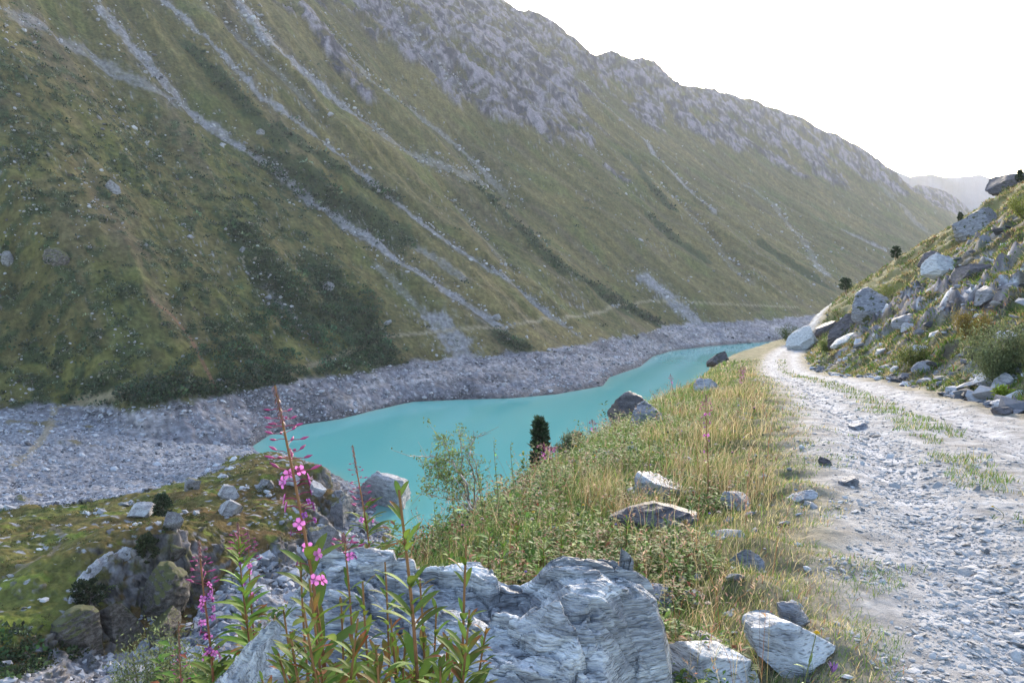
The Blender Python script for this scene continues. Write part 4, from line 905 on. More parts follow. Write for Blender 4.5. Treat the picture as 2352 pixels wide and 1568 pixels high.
P = base[:, None]+lean[:, None]*(tt*hh[:, None])[..., None]+np.stack([np.cos(az)*.02, np.sin(az)*.02, 0*az], -1)*(1+.5*hh[:, None, None])
D = np.stack([np.cos(az), np.sin(az), rng.uniform(.1, .9, (m, k))], -1)
cb = np.array([(.09, .175, .025), (.13, .22, .035), (.18, .24, .045), (.065, .12, .025), (.17, .12, .04)])[kind]
C = (cb[:, None]*np.exp(rng.normal(0, .25, (m, k, 1)))).reshape(-1, 3); red = rng.uniform(0, 1, len(C)) < .05; C[red] = (.28, .09, .04)
dd = np.repeat(np.hypot(x, y), k); L = np.repeat(.034+.075*hh, k)*rng.uniform(.6, 1.3, m*k)*(1+.012*dd)
leafs(bg_, P.reshape(-1, 3), D.reshape(-1, 3), L, L*rng.uniform(.28, .5, m*k), C, st=2)
o = bg_.build("herb_layer", M_leaf); tag(o, "mixed green leafy herbs covering the slope above the lake", "plants", kind='stuff')
# ---- cover of the right bank: tufts hanging down the rubble, low scrub
bg_ = Bag(); x, y = near_pts(19000, 5, 150, 8, 38); t = track_t(x, y); cl = fbm(x/2.2, y/2.2, 4, 512); ok = (t > 2.3) & (t < 45) & ((cl < .32) | (y > 60)) ; x, y, t = x[ok], y[ok], t[ok]
m = len(x); k = 20; far = np.maximum(1, y/30); X_ = np.repeat(x, k)+rng.normal(0, .09, m*k)*np.repeat(far, k)**.8; Y_ = np.repeat(y, k)+rng.normal(0, .09, m*k)*np.repeat(far, k)**.8; z = near_full(X_, Y_); n = m*k; d = np.hypot(X_, Y_)
gc = np.repeat(rng.uniform(0, 1, m)+.5*fbm(x/4, y/4, 3, 631)+.25*sstep(50, 80, y), k); C = np.where((gc < .62)[:, None], pick(n, [1.5, .8, .35, .1, .15]), pick(n, [.2, .6, 1.3, .7, .25])*.85)
a = rng.uniform(0, 2*pi, n); ln = rng.uniform(.2, .8, n); Hh = np.exp(rng.normal(0, .3, n))*.20*np.repeat(far, k)**.45
blades(bg_, np.stack([X_, Y_, z-.02], -1), Hh, np.maximum(.004, .0010*d), np.stack([np.cos(a)*ln-.35, np.sin(a)*ln, 0*a-.2], -1), C, bend=.6)
o = bg_.build("bank_grass", M_grass); tag(o, "tufts of green and dry grass hanging over the rubble bank", "grass", kind='stuff')

# ---- scrub over the mountain shoulder and the knoll: countless low clumps
def clumps(name, P, S, C, k, label, flat=.6, lf=.30):
    bg = Bag(); n = len(P); q = unit(rng.normal(size=(n, k, 3))); q[..., 2] = np.abs(q[..., 2]); q *= rng.uniform(.6, 1.0, (n, k, 1))
    Q = P[:, None]+q*S[:, None, None]*np.array([1, 1, flat]); D = q+rng.normal(0, .5, q.shape)
    L = np.repeat(S*lf, k)*rng.uniform(.7, 1.4, n*k); Cc = np.repeat(C, k, 0)*np.exp(rng.normal(0, .28, (n*k, 1)))
    diamonds(bg, Q.reshape(-1, 3), D.reshape(-1, 3), L*1.5, L*1.1, Cc); o = bg.build(name, M_shrub, smooth=False); return tag(o, label, 'shrubs', kind='stuff')
x, y = floor_pts(95000, -60, 1560, 230, 900); ok = wall_h(x, y) > HIGH; x, y = x[ok], y[ok]; u, w = uw(x, y); wv = np.interp(u, UV, WV); d = w-wv
sh = near_shoulder(u, w, d); uu = u+14*fbm(u/160, w/220, 3, 11); mot = fbm(uu/5.5, w/6.5, 4, 96)+.35*fbm(x/25, y/25, 2, 97)
drk = np.zeros_like(x)
for p, r in DARK_W: ds, _ = seg_dist(x, y, p); drk = np.maximum(drk, 1-sstep(.3*r, 1.1*r, ds))
ok = (mot > .05)*(rng.uniform(0, 1, len(x)) < np.maximum(.85*sh, .04)) | (rng.uniform(0, 1, len(x)) < .8*drk*(mot > -.25))
x, y, d, drk, sh = x[ok], y[ok], d[ok], drk[ok], sh[ok]; u, w = uw(x, y); z = wall_h(x, y)+wall_relief(x, y, u, w, d, np.clip(d/(np.interp(u, UR, WR)-np.interp(u, UV, WV)), 0, 1.2))
S = np.exp(rng.normal(0, .3, len(x)))*(.72+.9*drk+.75*(rng.uniform(0, 1, len(x)) < .3))*(np.hypot(x, y)/350)**.6
C = np.where((rng.uniform(0, 1, len(x)) < .6+.35*drk)[:, None], rcol((.034, .050, .026), len(x), .3), rcol((.125, .135, .090), len(x), .25))
clumps("mountain_scrub", np.stack([x, y, z], -1), S, C, 12, "dark green scrub dotting the near shoulder of the mountain")
# thick alder scrub at the foot of the slope
x, y = floor_pts(9000, 180, 900, 230, 420); u, w = uw(x, y); d = w-np.interp(u, UV, WV); pxx = CX+F*x/y
ok = (d > 1.5) & (d < np.interp(pxx, [180, 400, 520, 620, 740, 860, 900], [4, 14, 30, 42, 75, 60, 10])) & (fbm(x/12, y/12, 3, 641) > -.12); x, y, u, w, d = x[ok], y[ok], u[ok], w[ok], d[ok]
z = wall_h(x, y)+wall_relief(x, y, u, w, d, np.clip(d/400, 0, 1)); S = np.exp(rng.normal(0, .3, len(x)))*1.7
clumps("alder_scrub", np.stack([x, y, z+.3], -1), S, rcol((.038, .066, .034), len(x), .3), 30, "thick dark green alder scrub along the foot of the mountain", flat=.9, lf=.22)
# knoll scrub and the dark thicket at lower left
x, y = floor_pts(16000, -120, 800, 78, 230); z = floor_h(x, y); kn = poly_in(x, y, KNOLL); P_ = np.stack([x, y, z], -1); qx, qy = project(P_)
dens = (fbm(x/6, y/6, 3, 214) > .12)*.7; thick = (qy > 1440+.35*qx) & (qx < 300); ok = kn & (z > near_h(x, y)) & ((rng.uniform(0, 1, len(x)) < dens) | thick)
x, y, z, th = x[ok], y[ok], z[ok], thick[ok]; S = np.exp(rng.normal(0, .35, len(x)))*np.where(th, .75, .35)
C = np.where(th[:, None], rcol((.05, .075, .03), len(x), .35), rcol((.09, .10, .028), len(x), .35))
clumps("knoll_scrub", np.stack([x, y, z+.1], -1), S, C, 22, "low heath and willow scrub on the knoll below", lf=.25)

# ---- trees
def pine(P, h, wd, label, seed, k=2600, col=(.042, .066, .032), shape='cone', group=None):
    root = empty("pine_tree", tuple(P), label, "pine tree", group); r = np.random.default_rng(seed)
    tb = Bag(); zs = np.linspace(-.3, h*.92, 9); c0 = np.array(P); ln = r.normal(0, .03, 2)
    pts = c0+np.stack([ln[0]*zs, ln[1]*zs, zs], -1); tube(tb, pts, np.linspace(h*.028, h*.005, 9), np.array([.09, .07, .055]), 8)
    cb = Bag(); nb = 46; tips = []
    for i in range(nb):
        f = .06+.92*(i/nb)**.9; a = i*2.4+r.uniform(-.4, .4)
        prof_ = (1-f)**.62*(.72+.28*min(1, f/.18)) if shape == 'cone' else math.sin(pi*min(.98, .2+.75*f))**.7
        L = wd*.5*prof_*r.uniform(.72, 1.15)+.04*h*.3
        b = c0+np.array([ln[0]*f*h, ln[1]*f*h, f*h]); tip = b+np.array([cos(a)*L, sin(a)*L, L*r.uniform(.05, .5)])
        tube(tb, np.linspace(b, tip, 4), np.linspace(h*.008, h*.002, 4), np.array([.09, .07, .055]), 4); tips.append((b, tip, L))
    m = k//nb
    for b, tip, L in tips:
        s = r.uniform(.15, 1.05, m)**.7; q = b+(tip-b)*s[:, None]+r.normal(0, 1, (m, 3))*np.array([.10, .10, .07])*(.35*L+.05*h)*1.4
        diamonds(cb, q, unit(tip-b)+r.normal(0, .6, (m, 3))+[0, 0, .6], np.full(m, h*.075)*r.uniform(.7, 1.3, m)*(1 if shape == 'cone' else 1.5), np.full(m, h*(.03 if shape == 'cone' else .06)), np.array(col)*np.exp(r.normal(0, .35, (m, 1))))
    tb.build("trunk", M_bark, root); cb.build("crown", M_shrub, root, smooth=False)
    return root
def tree_at(px, py0, py1, wpx, Y=None, fn=None, r0=20):
    P = hit(px, py1, fn=fn or near_full, r0=r0) if Y is None else at_y(np.float64(px), np.float64(py1), np.float64(Y))
    D = P[1]*cos(PITCH)-P[2]*sin(PITCH); return P, (py1-py0)/F*D*1.05, wpx/F*D
P, h, w_ = tree_at(1243, 964, 1052, 37, Y=62); g = near_full(P[0], P[1])[0]; 
if g < P[2]: h += P[2]-g; P[2] = g
pine(P, h, w_, "dark conical pine standing alone against the turquoise lake", 5, k=5200)
P, h, w_ = tree_at(372, 1138, 1190, 36, fn=ff, r0=80); pine(P, h, w_, "small bushy pine on top of the knoll", 6, shape='bush')
P, h, w_ = tree_at(338, 1232, 1296, 44, fn=ff, r0=80); pine(P, h, w_, "olive pine leaning over the cliff brink of the knoll", 7, shape='bush', col=(.045, .058, .024))
P, h, w_ = tree_at(206, 1336, 1394, 70, fn=ff, r0=80); pine(P, h, w_, "broad low pine clinging to the cliff face of the knoll", 8, shape='bush', col=(.032, .045, .02))
for px, y0, y1, wp, lb, sd_ in ((1942, 608, 640, 32, "small dark pine on the lower skyline of the right bank", 9), (2057, 554, 584, 26, "small dark pine higher up the skyline of the right bank", 10), (2341, 342, 372, 16, "tiny pine on the summit of the right bank", 11), (2205, 478, 500, 12, "tiny pine at the foot of the far spur beside the bank", 12)):
    best = None
    for yy in np.arange(y1, y1+60, 3):                     # first ground under that spot on the bank
        q = hit(px, yy, fn=near_full, r0=15, r1=160)
        if q[2] < 900 and abs(near_full(q[0], q[1])[0]-q[2]) < .4 and track_t(q[0], q[1]) > 1.5: best = q; break
    if best is None: continue
    D = best[1]; pine(best, (y1-y0)/F*D*.95, wp/F*D*.8, lb, sd_, k=1500, shape='bush')

# ---- shrubs
def shrub(P, w, h, label, cat, seed, k=2600, col=(.13, .18, .05), leaf=.035, bare=0, name="willow_shrub", ns=14, lw=.42):
    root = empty(name, tuple(P), label, cat); r = np.random.default_rng(seed); sb = Bag(); lb = Bag(); c0 = np.array(P)
    for i in range(ns):
        a = r.uniform(0, 2*pi); sp = r.uniform(.15, 1)*w*.5; top = c0+np.array([cos(a)*sp, sin(a)*sp*.8, h*r.uniform(.6, 1)*(1-.35*(sp/(w*.5))**2)])
        mid = (c0+top)/2+np.array([cos(a), sin(a), 0])*sp*.25; s = np.linspace(0, 1, 8)[:, None]; pts = c0*(1-s)**2+2*mid*s*(1-s)+top*s*s
        tube(sb, pts, np.linspace(.010, .002, 8)*max(1, h), np.array([.22, .19, .16]) if i < bare else np.array([.12, .10, .07]), 5)
        if i < bare: continue
        m = k//ns; t_ = r.uniform(.25, 1.02, m); q = c0*(1-t_[:, None])**2+2*mid*(t_*(1-t_))[:, None]+top*(t_*t_)[:, None]
        q = q+r.normal(0, 1, (m, 3))*np.array([w, w, h])*.065
        diamonds(lb, q, r.normal(0, 1, (m, 3))+[0, 0, .7], np.full(m, leaf)*r.uniform(.7, 1.4, m), np.full(m, leaf*lw), np.array(col)*np.exp(r.normal(0, .3, (m, 1))))
    sb.build("branches", M_stem, root); lb.build("leaves", M_leaf, root, smooth=False); return root
def shrub_at(box, Yb, label, seed, **k):
    x0, y0, x1, y1 = box; P = hit((x0+x1)/2, y1, fn=near_full, r0=1.5) if Yb is None else at_y(np.float64((x0+x1)/2), np.float64(y1), np.float64(Yb))
    g = near_full(P[0], P[1])[0]; D = P[1]*cos(PITCH)-P[2]*sin(PITCH); h = (y1-y0)/F*D
    if g < P[2]: h += P[2]-g; P[2] = g
    return shrub(P, (x1-x0)/F*D, h, label, "shrub", seed, **k)
shrub_at((2205, 735, 2380, 885), None, "silvery green willow bush on the right bank near the picture edge", 21, k=9000, col=(.15, .175, .085), leaf=.06)
shrub_at((2170, 700, 2300, 790), None, "orange-tinged bilberry bush above the silvery willow", 22, k=5000, col=(.17, .13, .035), leaf=.05)
shrub_at((1868, 772, 1930, 812), None, "round green bush beside the pale block at the bend", 23, k=3500, col=(.12, .15, .045), leaf=.09)
shrub_at((2060, 780, 2140, 850), None, "green bush among the rubble beside the inner bend", 24, k=3000, col=(.11, .13, .04), leaf=.07)
shrub_at((1280, 985, 1372, 1062), 13.5, "grey-green willow bush on the slope behind the conical pine", 25, k=6500, col=(.12, .145, .085), leaf=.045)
shrub_at((2300, 440, 2400, 500), None, "yellow-green bush under the dark overhanging rock", 26, k=3000, col=(.17, .19, .04), leaf=.12)
shrub_at((1990, 640, 2080, 690), None, "green bush growing on top of the pale-faced crag", 27, k=2500, col=(.12, .15, .04), leaf=.10)
shrub_at((2280, 880, 2330, 925), None, "yellow-green leafy plant beside the pale wedge of rock", 28, k=900, col=(.24, .30, .04), leaf=.07, name="leafy_shrub")
shrub_at((1780, 740, 1850, 790), None, "dark green bush at the toe of the far spur", 29, k=3000, col=(.06, .085, .03), leaf=.14)
shrub_at((255, 1425, 480, 1600), 7.0, "silvery willow bush left of the huge boulder", 30, k=15000, col=(.15, .18, .085), leaf=.035, ns=26, lw=.34)
shrub_at((380, 1480, 520, 1640), 5.0, "low tangle of willow against the boulder's left foot", 31, k=5000, col=(.13, .17, .06), leaf=.03, ns=16)
# the airy willow with bare grey twigs in front of the lake
def lake_willow():
    root = empty("willow_shrub", tuple(at_y(np.float64(1075), np.float64(1170), np.float64(7.6))), "airy willow with bare grey branches in front of the lake", "shrub"); sb = Bag(); lb = Bag()
    br = [([(1078, 1175), (1072, 1110), (1040, 1060), (990, 1048), (935, 1046)], 1, .15), ([(1085, 1170), (1060, 1090), (1030, 1040), (1010, 1000)], .6, 1), ([(1085, 1170), (1062, 1110), (1060, 1040), (1055, 985)], .8, 1),
          ([(1088, 1170), (1090, 1100), (1078, 1050), (1085, 1010), (1115, 990)], .8, .1), ([(1085, 1170), (1050, 1120), (1010, 1095), (975, 1098)], .5, 1.4), ([(1085, 1170), (1030, 1130), (985, 1120)], .4, .8), ([(1080, 1172), (1040, 1145), (960, 1136)], .5, .2),
          ([(1090, 1170), (1100, 1120), (1095, 1070), (1078, 1030)], .7, .5), ([(1085, 1170), (1040, 1090), (1005, 1065), (985, 1075)], .5, 1.4)]
    for pts, wt, lf in br:
        P = np.array([at_y(np.float64(a), np.float64(b), np.float64(7.6+.25*math.sin(i*2+wt*9))) for i, (a, b) in enumerate(pts)]); s = np.linspace(0, len(P)-1, 26); Q = np.stack([np.interp(s, range(len(P)), P[:, k]) for k in range(3)], 1); Q = Q+rng.normal(0, .006, Q.shape)
        tube(sb, Q, np.linspace(.013, .003, 26)*wt, np.array([.30, .26, .23]), 6)
        for j in range(24):
            i = rng.integers(8, 25); d = rng.normal(0, 1, 3)*[1, .6, .8]+[0, 0, .5]; L = rng.uniform(.05, .22); e = Q[i]+unit(d)*L; tube(sb, np.linspace(Q[i], e, 3), [.003, .002, .0012], np.array([.28, .24, .2]), 4)
            m = int(16*lf); 
            if m: q = Q[i]+(e-Q[i])*rng.uniform(.2, 1.1, (m, 1))+rng.normal(0, .02, (m, 3)); diamonds(lb, q, rng.normal(0, 1, (m, 3))+[0, 0, .5], rng.uniform(.02, .038, m), rng.uniform(.012, .018, m), rcol((.16, .21, .07), m))
    sb.build("branches", M_stem, root); lb.build("leaves", M_leaf, root, smooth=False)
lake_willow()
# leafy upright shoots
def shoot(px, y0, y1, Y, label, name="leafy_shoot", cat="shrub shoot", col=(.17, .23, .08), lv=26, L=.05, group=None, wd=.5):
    A = at_y(np.float64(px+8), np.float64(y1), np.float64(Y)); B = at_y(np.float64(px), np.float64(y0), np.float64(Y)); g = near_full(A[0], A[1])[0]
    if A[2] > g: A[2] = g-.02
    root = empty(name, tuple(A), label, cat, group); s = np.linspace(0, 1, 10)[:, None]; pts = A+(B-A)*s+np.sin(s*5)*.01; sb = Bag(); lb = Bag(); tube(sb, pts, np.linspace(.005, .0015, 10), np.array([.14, .13, .06]), 5)
    t_ = np.linspace(.3, 1, lv); q = A+(B-A)*t_[:, None]; a = np.arange(lv)*2.4; D = np.stack([np.cos(a), np.sin(a), .55+.6*t_], -1)
    leafs(lb, q, D, L*rng.uniform(.7, 1.2, lv)*(1.15-.5*t_), L*wd*rng.uniform(.8, 1.1, lv)*(1.1-.4*t_), rcol(col, lv)); sb.build("stem", M_stem, root); lb.build("leaves", M_leaf, root); return root
shoot(1137, 1008, 1190, 6.3, "taller of two upright leafy shoots against the lake")
shoot(1175, 1016, 1190, 6.5, "shorter of two upright leafy shoots against the lake")
for i, (px, y0, y1, Y) in enumerate([(1100, 1075, 1190, 6.8), (1210, 1060, 1150, 8.2), (1040, 1120, 1230, 6.2), (1270, 1045, 1130, 9), (1000, 1150, 1260, 5.8)]):
    shoot(px, y0, y1, Y, "low leafy shoot in the green fringe above the lake", group="low leafy shoots of the fringe", lv=30)

# ---- fireweed
def fireweed(tip, base, Y, label, seed, flowers=(.35, .6), nfl=14, buds=.35, leaf=.10, lcol=(.115, .17, .035), stem=(.20, .055, .04), red=.14, nleaf=46, bent=0, spike=True, base_y=None, group=None, scale=1.0, low=None):
    r = np.random.default_rng(seed); B = at_y(np.float64(tip[0]), np.float64(tip[1]), np.float64(Y)); A = at_y(np.float64(base[0]), np.float64(base[1]), np.float64(base_y or Y)); g = near_full(A[0], A[1])[0]
    if A[2] > g: A = A+(A-B)*min(2.5, (A[2]-g)/max(.05, (B[2]-A[2]))); A[2] = max(A[2], near_full(A[0], A[1])[0]-.03) if A[2] < g-.3 else A[2]
    if flowers[0] > 2:
        ay = float(project(A)[1]); flowers = tuple((ay-q)/(ay-tip[1]) for q in flowers)
    root = empty("fireweed", tuple(A), label, "wildflower", group); H = np.linalg.norm(B-A); n = 26; s = np.linspace(0, 1, n)[:, None]
    pts = A+(B-A)*s+np.array([1, .3, 0])*(np.sin(s*pi)*bent*H)+np.stack([np.sin(s[:, 0]*9+seed)*.004, 0*s[:, 0], 0*s[:, 0]], -1)*H
    at = lambda t: np.stack([np.interp(t, s[:, 0], pts[:, k]) for k in range(3)], -1); ax = unit(B-A)
    g1 = np.array(stem); cs = g1*(1-s*.3)+np.array([.05, .06, .01])*s; sb = Bag(); tube(sb, pts, np.linspace(.0052, .0020, n)*scale, cs, 6)
    lb = Bag(); hi_ = flowers[0]+.08 if low is None else (ay-low)/(ay-tip[1]); t_ = r.uniform(.03, hi_, nleaf) if spike else r.uniform(max(.03, (float(project(A)[1])-1660)/(float(project(A)[1])-tip[1])), .99, nleaf); a = np.arange(nleaf)*2.4+r.uniform(0, 1, nleaf); up = np.interp(t_, [0, .5, 1], [.25, .6, 1.4])+r.normal(0, .15, nleaf)
    D = np.stack([np.cos(a), np.sin(a), up], -1); L = leaf*np.interp(t_, [0, .3, .7, 1], [.8, 1.1, .9, .45])*r.uniform(.75, 1.2, nleaf)
    C = rcol(lcol, nleaf, .22); C2 = np.where((r.uniform(0, 1, nleaf) < red)[:, None], np.array([.32, .055, .035])[None], C*[1.15, 1.05, .8]); C = np.where((r.uniform(0, 1, nleaf) < red*.2)[:, None], np.array([.20, .10, .03])[None], C)
    leafs(lb, at(t_), D, L, L*r.uniform(.16, .23, nleaf), C, C2=C2, st=6)
    sb.build("stem", M_stem, root); lb.build("leaves", M_leaf, root)
    if not spike: return root
    # long pink pods and buds on thin stalks above the flowers
    bb = Bag(); nb = min(26, int(22*buds/.35)); t_ = np.linspace(flowers[1], flowers[1]+.72*(1-flowers[1]), nb)+r.normal(0, .004, nb); a = np.arange(nb)*2.4+r.uniform(0, 1, nb); c = at(t_)
    for i in range(nb):
        k = 1-(t_[i]-flowers[1])/(1-flowers[1]); pl = (.010+.022*k)*scale; d = unit(np.array([cos(a[i]), sin(a[i]), .25-.3*(1-k)])); e = c[i]+d*pl; tube(bb, [c[i], (c[i]+e)/2+[0, 0, .002], e], .0007*scale, np.array([.30, .05, .10]), 4)
        bl = (.010+.013*k)*scale; rr = np.array([.0005, .0022, .0030, .0018, .0004])*scale*(.6+.5*k); tube(bb, e+unit(d+[0, 0, .15])*np.linspace(0, bl, 5)[:, None], rr, np.array([.34, .05, .15])*(.7+.5*r.uniform()), 6)
    m = 34; t_ = np.linspace(flowers[1]+.62*(1-flowers[1]), 1.0, m); a = np.arange(m)*2.4; c = at(t_); D = np.stack([np.cos(a), np.sin(a), -1.2+0*a], -1)
    leafs(bb, c, D, np.full(m, .011*scale), np.full(m, .005*scale), rcol((.17, .075, .07), m), st=2); bb.build("buds", M_stem, root)
    t_ = r.uniform(flowers[0], flowers[1], nfl); a = r.uniform(0, 2*pi, nfl); c = at(t_)
    for i in range(nfl):
        fb = Bag()
        d = unit(np.array([cos(a[i]), sin(a[i]), .15])); e = c[i]+d*.024*scale; tube(fb, [c[i], (c[i]+e)/2+[0, 0, .003], e], .0009*scale, np.array([.30, .05, .12]), 4)
        wilt = r.uniform() < .35; S_ = perp(d); U = np.cross(S_, d); b0 = r.uniform(0, 1.5); ps = (.006 if wilt else .0108)*scale; col = np.array([.20, .07, .28]) if wilt else np.array([.55, .17, .48])
        for j in range(4):
            an = b0+j*pi/2; v = S_*cos(an)+U*sin(an); w2 = np.cross(d, v)
            V = np.array([e, e+v*ps*.55+w2*ps*.42+d*ps*.25, e+v*ps*1.05+w2*ps*.30+d*ps*.18, e+v*ps*1.05-w2*ps*.30+d*ps*.18, e+v*ps*.55-w2*ps*.42+d*ps*.25]); cc = np.array([col*.7, col, col*1.15, col*1.15, col])
            fb.V.append(V); fb.C.append(np.clip(cc, 0, .9)); fb.T.append(np.array([(0, 1, 4), (1, 2, 4), (2, 3, 4)])+fb.n); fb.n += 5
        for j in range(4):                                   # narrow dark sepals between the petals, and stamens
            an = b0+pi/4+j*pi/2; v = S_*cos(an)+U*sin(an); tube(fb, [e, e+v*ps*.6+d*.001, e+v*ps*1.1], [.0008*scale, .0008*scale, .0002], np.array([.30, .03, .16]), 3)
            tube(fb, [e, e+unit(d+v*.35)*ps*.9], [.0004, .0004], np.array([.75, .6, .7]), 3)
        fb.build("flower", M_petal, root)
    return root
fireweed((635, 885), (765, 1640), 1.62, "tallest pink-flowered spike, rising over the lake's left end", 1, flowers=(1330, 1075), nfl=20, nleaf=64, leaf=.15, scale=1.15, buds=.5, low=1240)
fireweed((812, 1022), (858, 1330), 3.7, "slender fireweed with purple pods in front of the islet rock", 2, flowers=(1200, 1170), nfl=2, nleaf=70, leaf=.16, buds=.7, scale=1.35)
fireweed((458, 1238), (492, 1600), 3.3, "fireweed at lower left with many pink flowers halfway up", 3, flowers=(1510, 1345), nfl=34, nleaf=56, leaf=.13, scale=1.4)
fireweed((545, 1198), (575, 1520), 3.4, "leafy green fireweed left of the huge boulder, without open flowers", 4, flowers=(1290, 1270), nfl=1, nleaf=120, leaf=.16, lcol=(.13, .22, .04), scale=1.2)
fireweed((567, 1216), (588, 1520), 3.6, "thin pink fireweed close beside the leafy green one", 5, flowers=(1400, 1290), nfl=9, nleaf=36, scale=1.2)
fireweed((786, 1222), (812, 1500), 1.9, "short red-stemmed spike with a single pink flower in front of the boulder", 6, flowers=(1290, 1265), nfl=3, nleaf=30, buds=.2, leaf=.09)
fireweed((918, 1125), (962, 1650), 1.45, "flowerless fireweed with a dark red stem in front of the boulder", 7, spike=False, nleaf=34, leaf=.115, red=.15, scale=1.3)
fireweed((1076, 1250), (1050, 1650), 1.55, "flowerless fireweed right of the dark red-stemmed one", 8, spike=False, nleaf=30, leaf=.11, red=.15, scale=1.2)
fireweed((412, 1425), (416, 1600), 3.0, "bare red stalk at the lower left of the picture", 9, flowers=(.5, .55), nfl=1, nleaf=6, leaf=.05, buds=.7)
for i, (tx, ty, bx) in enumerate([(700, 1395, 735), (655, 1400, 690), (835, 1335, 860), (820, 1420, 800), (880, 1290, 905), (1000, 1390, 985), (640, 1500, 680), (740, 1460, 750), (1120, 1440, 1085), (930, 1470, 925), (860, 1480, 880), (780, 1380, 790), (965, 1330, 975), (715, 1330, 745), (1030, 1460, 1040), (690, 1290, 720), (1075, 1400, 1060), (600, 1560, 640), (770, 1520, 770), (900, 1420, 915), (670, 1450, 700), (840, 1530, 840), (950, 1540, 955), (1010, 1530, 1010)]):
    fireweed((tx, ty), (bx, 1660), 1.35+.5*((i*37 % 10)/10), "short flowerless fireweed shoot in the thicket before the boulder", 20+i, spike=False, nleaf=24, leaf=.095, red=.28, group="flowerless fireweed shoots before the boulder")
for i, (tx, ty, by, Y, fl, lb) in enumerate([
    ((1622), 905, 1235, 6.6, (1060, 945), "tall thin fireweed standing over the pale tilted rock on the verge"), (1540, 858, 905, 28, (.35, .75), "far pink fireweed at the slope edge above the black boulder"),
    (1706, 838, 900, 26, (.45, .8), "pink fireweed at the track's far left edge"), (1700, 846, 905, 24, (.45, .8), "second pink fireweed touching the one at the track's far left edge"),
    (1243, 1016, 1060, 13, (.3, .8), "pink fireweed at the foot of the conical pine"), (1266, 1024, 1062, 12.6, (.3, .85), "pink fireweed beside the grey-green willow bush"),
    (1360, 962, 1005, 16, (.3, .8), "pink fireweed below the black boulder"), (1448, 905, 960, 20, (.4, .7), "thin fireweed in front of the black boulder"), (1557, 1000, 1060, 11, (.3, .7), "small fireweed among the green herbs of the slope")]):
    fireweed((tx, ty), (tx+6, by), Y, lb, 60+i, flowers=fl, nfl=12, nleaf=40 if i == 0 else 16, leaf=.10 if i == 0 else .08, scale=1.3 if i == 0 else 2.2, red=.5)
for i, (tx, ty, by, Y) in enumerate([(1250, 1235, 1330, 4.3), (1155, 1245, 1340, 4.2), (950+82, 1240, 1330, 4.0), (1188, 1180, 1280, 5), (1320, 1060, 1160, 7.5), (1290, 1230, 1330, 4.4), (1125, 1215, 1300, 4.6), (1440, 1190, 1290, 5.0), (1095, 1270, 1350, 3.9)]):
    fireweed((tx, ty), (tx-3, by), Y, "upright flowerless fireweed in the herbs behind the boulder", 80+i, spike=False, nleaf=50, leaf=.09, red=.1, lcol=(.13, .21, .04), group="flowerless fireweeds behind the boulder")

# ---- other flowers: thistles, daisies, seed heads
def flower(px, py, Y, kind, label, seed, group=None):
    r = np.random.default_rng(seed); H = at_y(np.float64(px), np.float64(py), np.float64(Y)); g = near_full(H[0], H[1])[0]; h = max(.12, H[2]-g); A = np.array([H[0]+r.normal(0, .05), H[1], H[2]-h-.02])
    nm = {'thistle': 'thistle', 'yellow': 'daisy_flower', 'fluff': 'seed_head', 'blue': 'meadow_flower', 'gentian': 'gentian', 'bud': 'flower_bud'}[kind]
    root = empty(nm, tuple(A), label, nm.replace('_', ' '), group); sb = Bag(); s = np.linspace(0, 1, 9)[:, None]; pts = A*(1-s)+H*s+np.array([r.normal(0, .04), 0, 0])*np.sin(s*pi)
    tube(sb, pts, np.linspace(.0028, .0018, 9)*max(1, Y/6), np.array([.15, .16, .06]), 5); k = 6; t_ = r.uniform(.05, .6, k); a = r.uniform(0, 6.3, k); leafs(sb, A+(H-A)*t_[:, None], np.stack([np.cos(a), np.sin(a), .8+0*a], -1), r.uniform(.03, .08, k), r.uniform(.008, .018, k), rcol((.12, .18, .04), k)); sb.build("stem", M_stem, root)
    hb = Bag(); z = max(1, Y/7)
    def ball(c, rad, col, sq=1.):
        V, Fc = ICO[1]; hb.add(V*rad*[1, 1, sq]+c, Fc, np.array(col))
    if kind in ('thistle', 'bud'):
        ball(H, .010*z, (.07, .09, .045), 1.1); m = 0 if kind == 'bud' else 60; D = rdir(m, .9, .6)
        if m: leafs(hb, H+D*.006*z, D, r.uniform(.012, .018, m)*z, np.full(m, .002*z), rcol((.50, .10, .42), m), st=2)
        D = rdir(26, .1, 1.2); leafs(hb, H+D*.008*z, D, np.full(26, .010*z), np.full(26, .003*z), rcol((.13, .13, .08), 26), st=2)
    elif kind == 'yellow':
        ball(H, .008*z, (.62, .38, .02), .6); a = np.linspace(0, 2*pi, 14); leafs(hb, np.repeat(H[None], 14, 0), np.stack([np.cos(a), np.sin(a), -.1+0*a], -1), np.full(14, .015*z), np.full(14, .005*z), rcol((.70, .48, .04), 14, .08), st=2)
    elif kind == 'fluff':
        m = 90; D = rdir(m, .2, 1.0); leafs(hb, H+D*.003*z, D, r.uniform(.010, .017, m)*z, np.full(m, .0018*z), rcol((.62, .52, .44), m, .12), st=2); ball(H, .006*z, (.20, .13, .09))
    elif kind == 'gentian':
        for j in range(7): a = j*.9; D = np.array([[cos(a)*.4, sin(a)*.4, 1]]); leafs(hb, H[None]-[0, 0, .02], D, np.array([.045]), np.array([.013]), np.array([[.22, .12, .30]]), st=4)
    else:
        ball(H, .007*z, (.30, .18, .45), .7); a = np.linspace(0, 2*pi, 9)[:-1]; leafs(hb, np.repeat(H[None], 8, 0), np.stack([np.cos(a), np.sin(a), .3+0*a], -1), np.full(8, .010*z), np.full(8, .005*z), rcol((.40, .27, .60), 8, .1), st=2)
    hb.build("flower_head" if kind not in ('fluff', 'bud') else "head", M_petal, root); return root
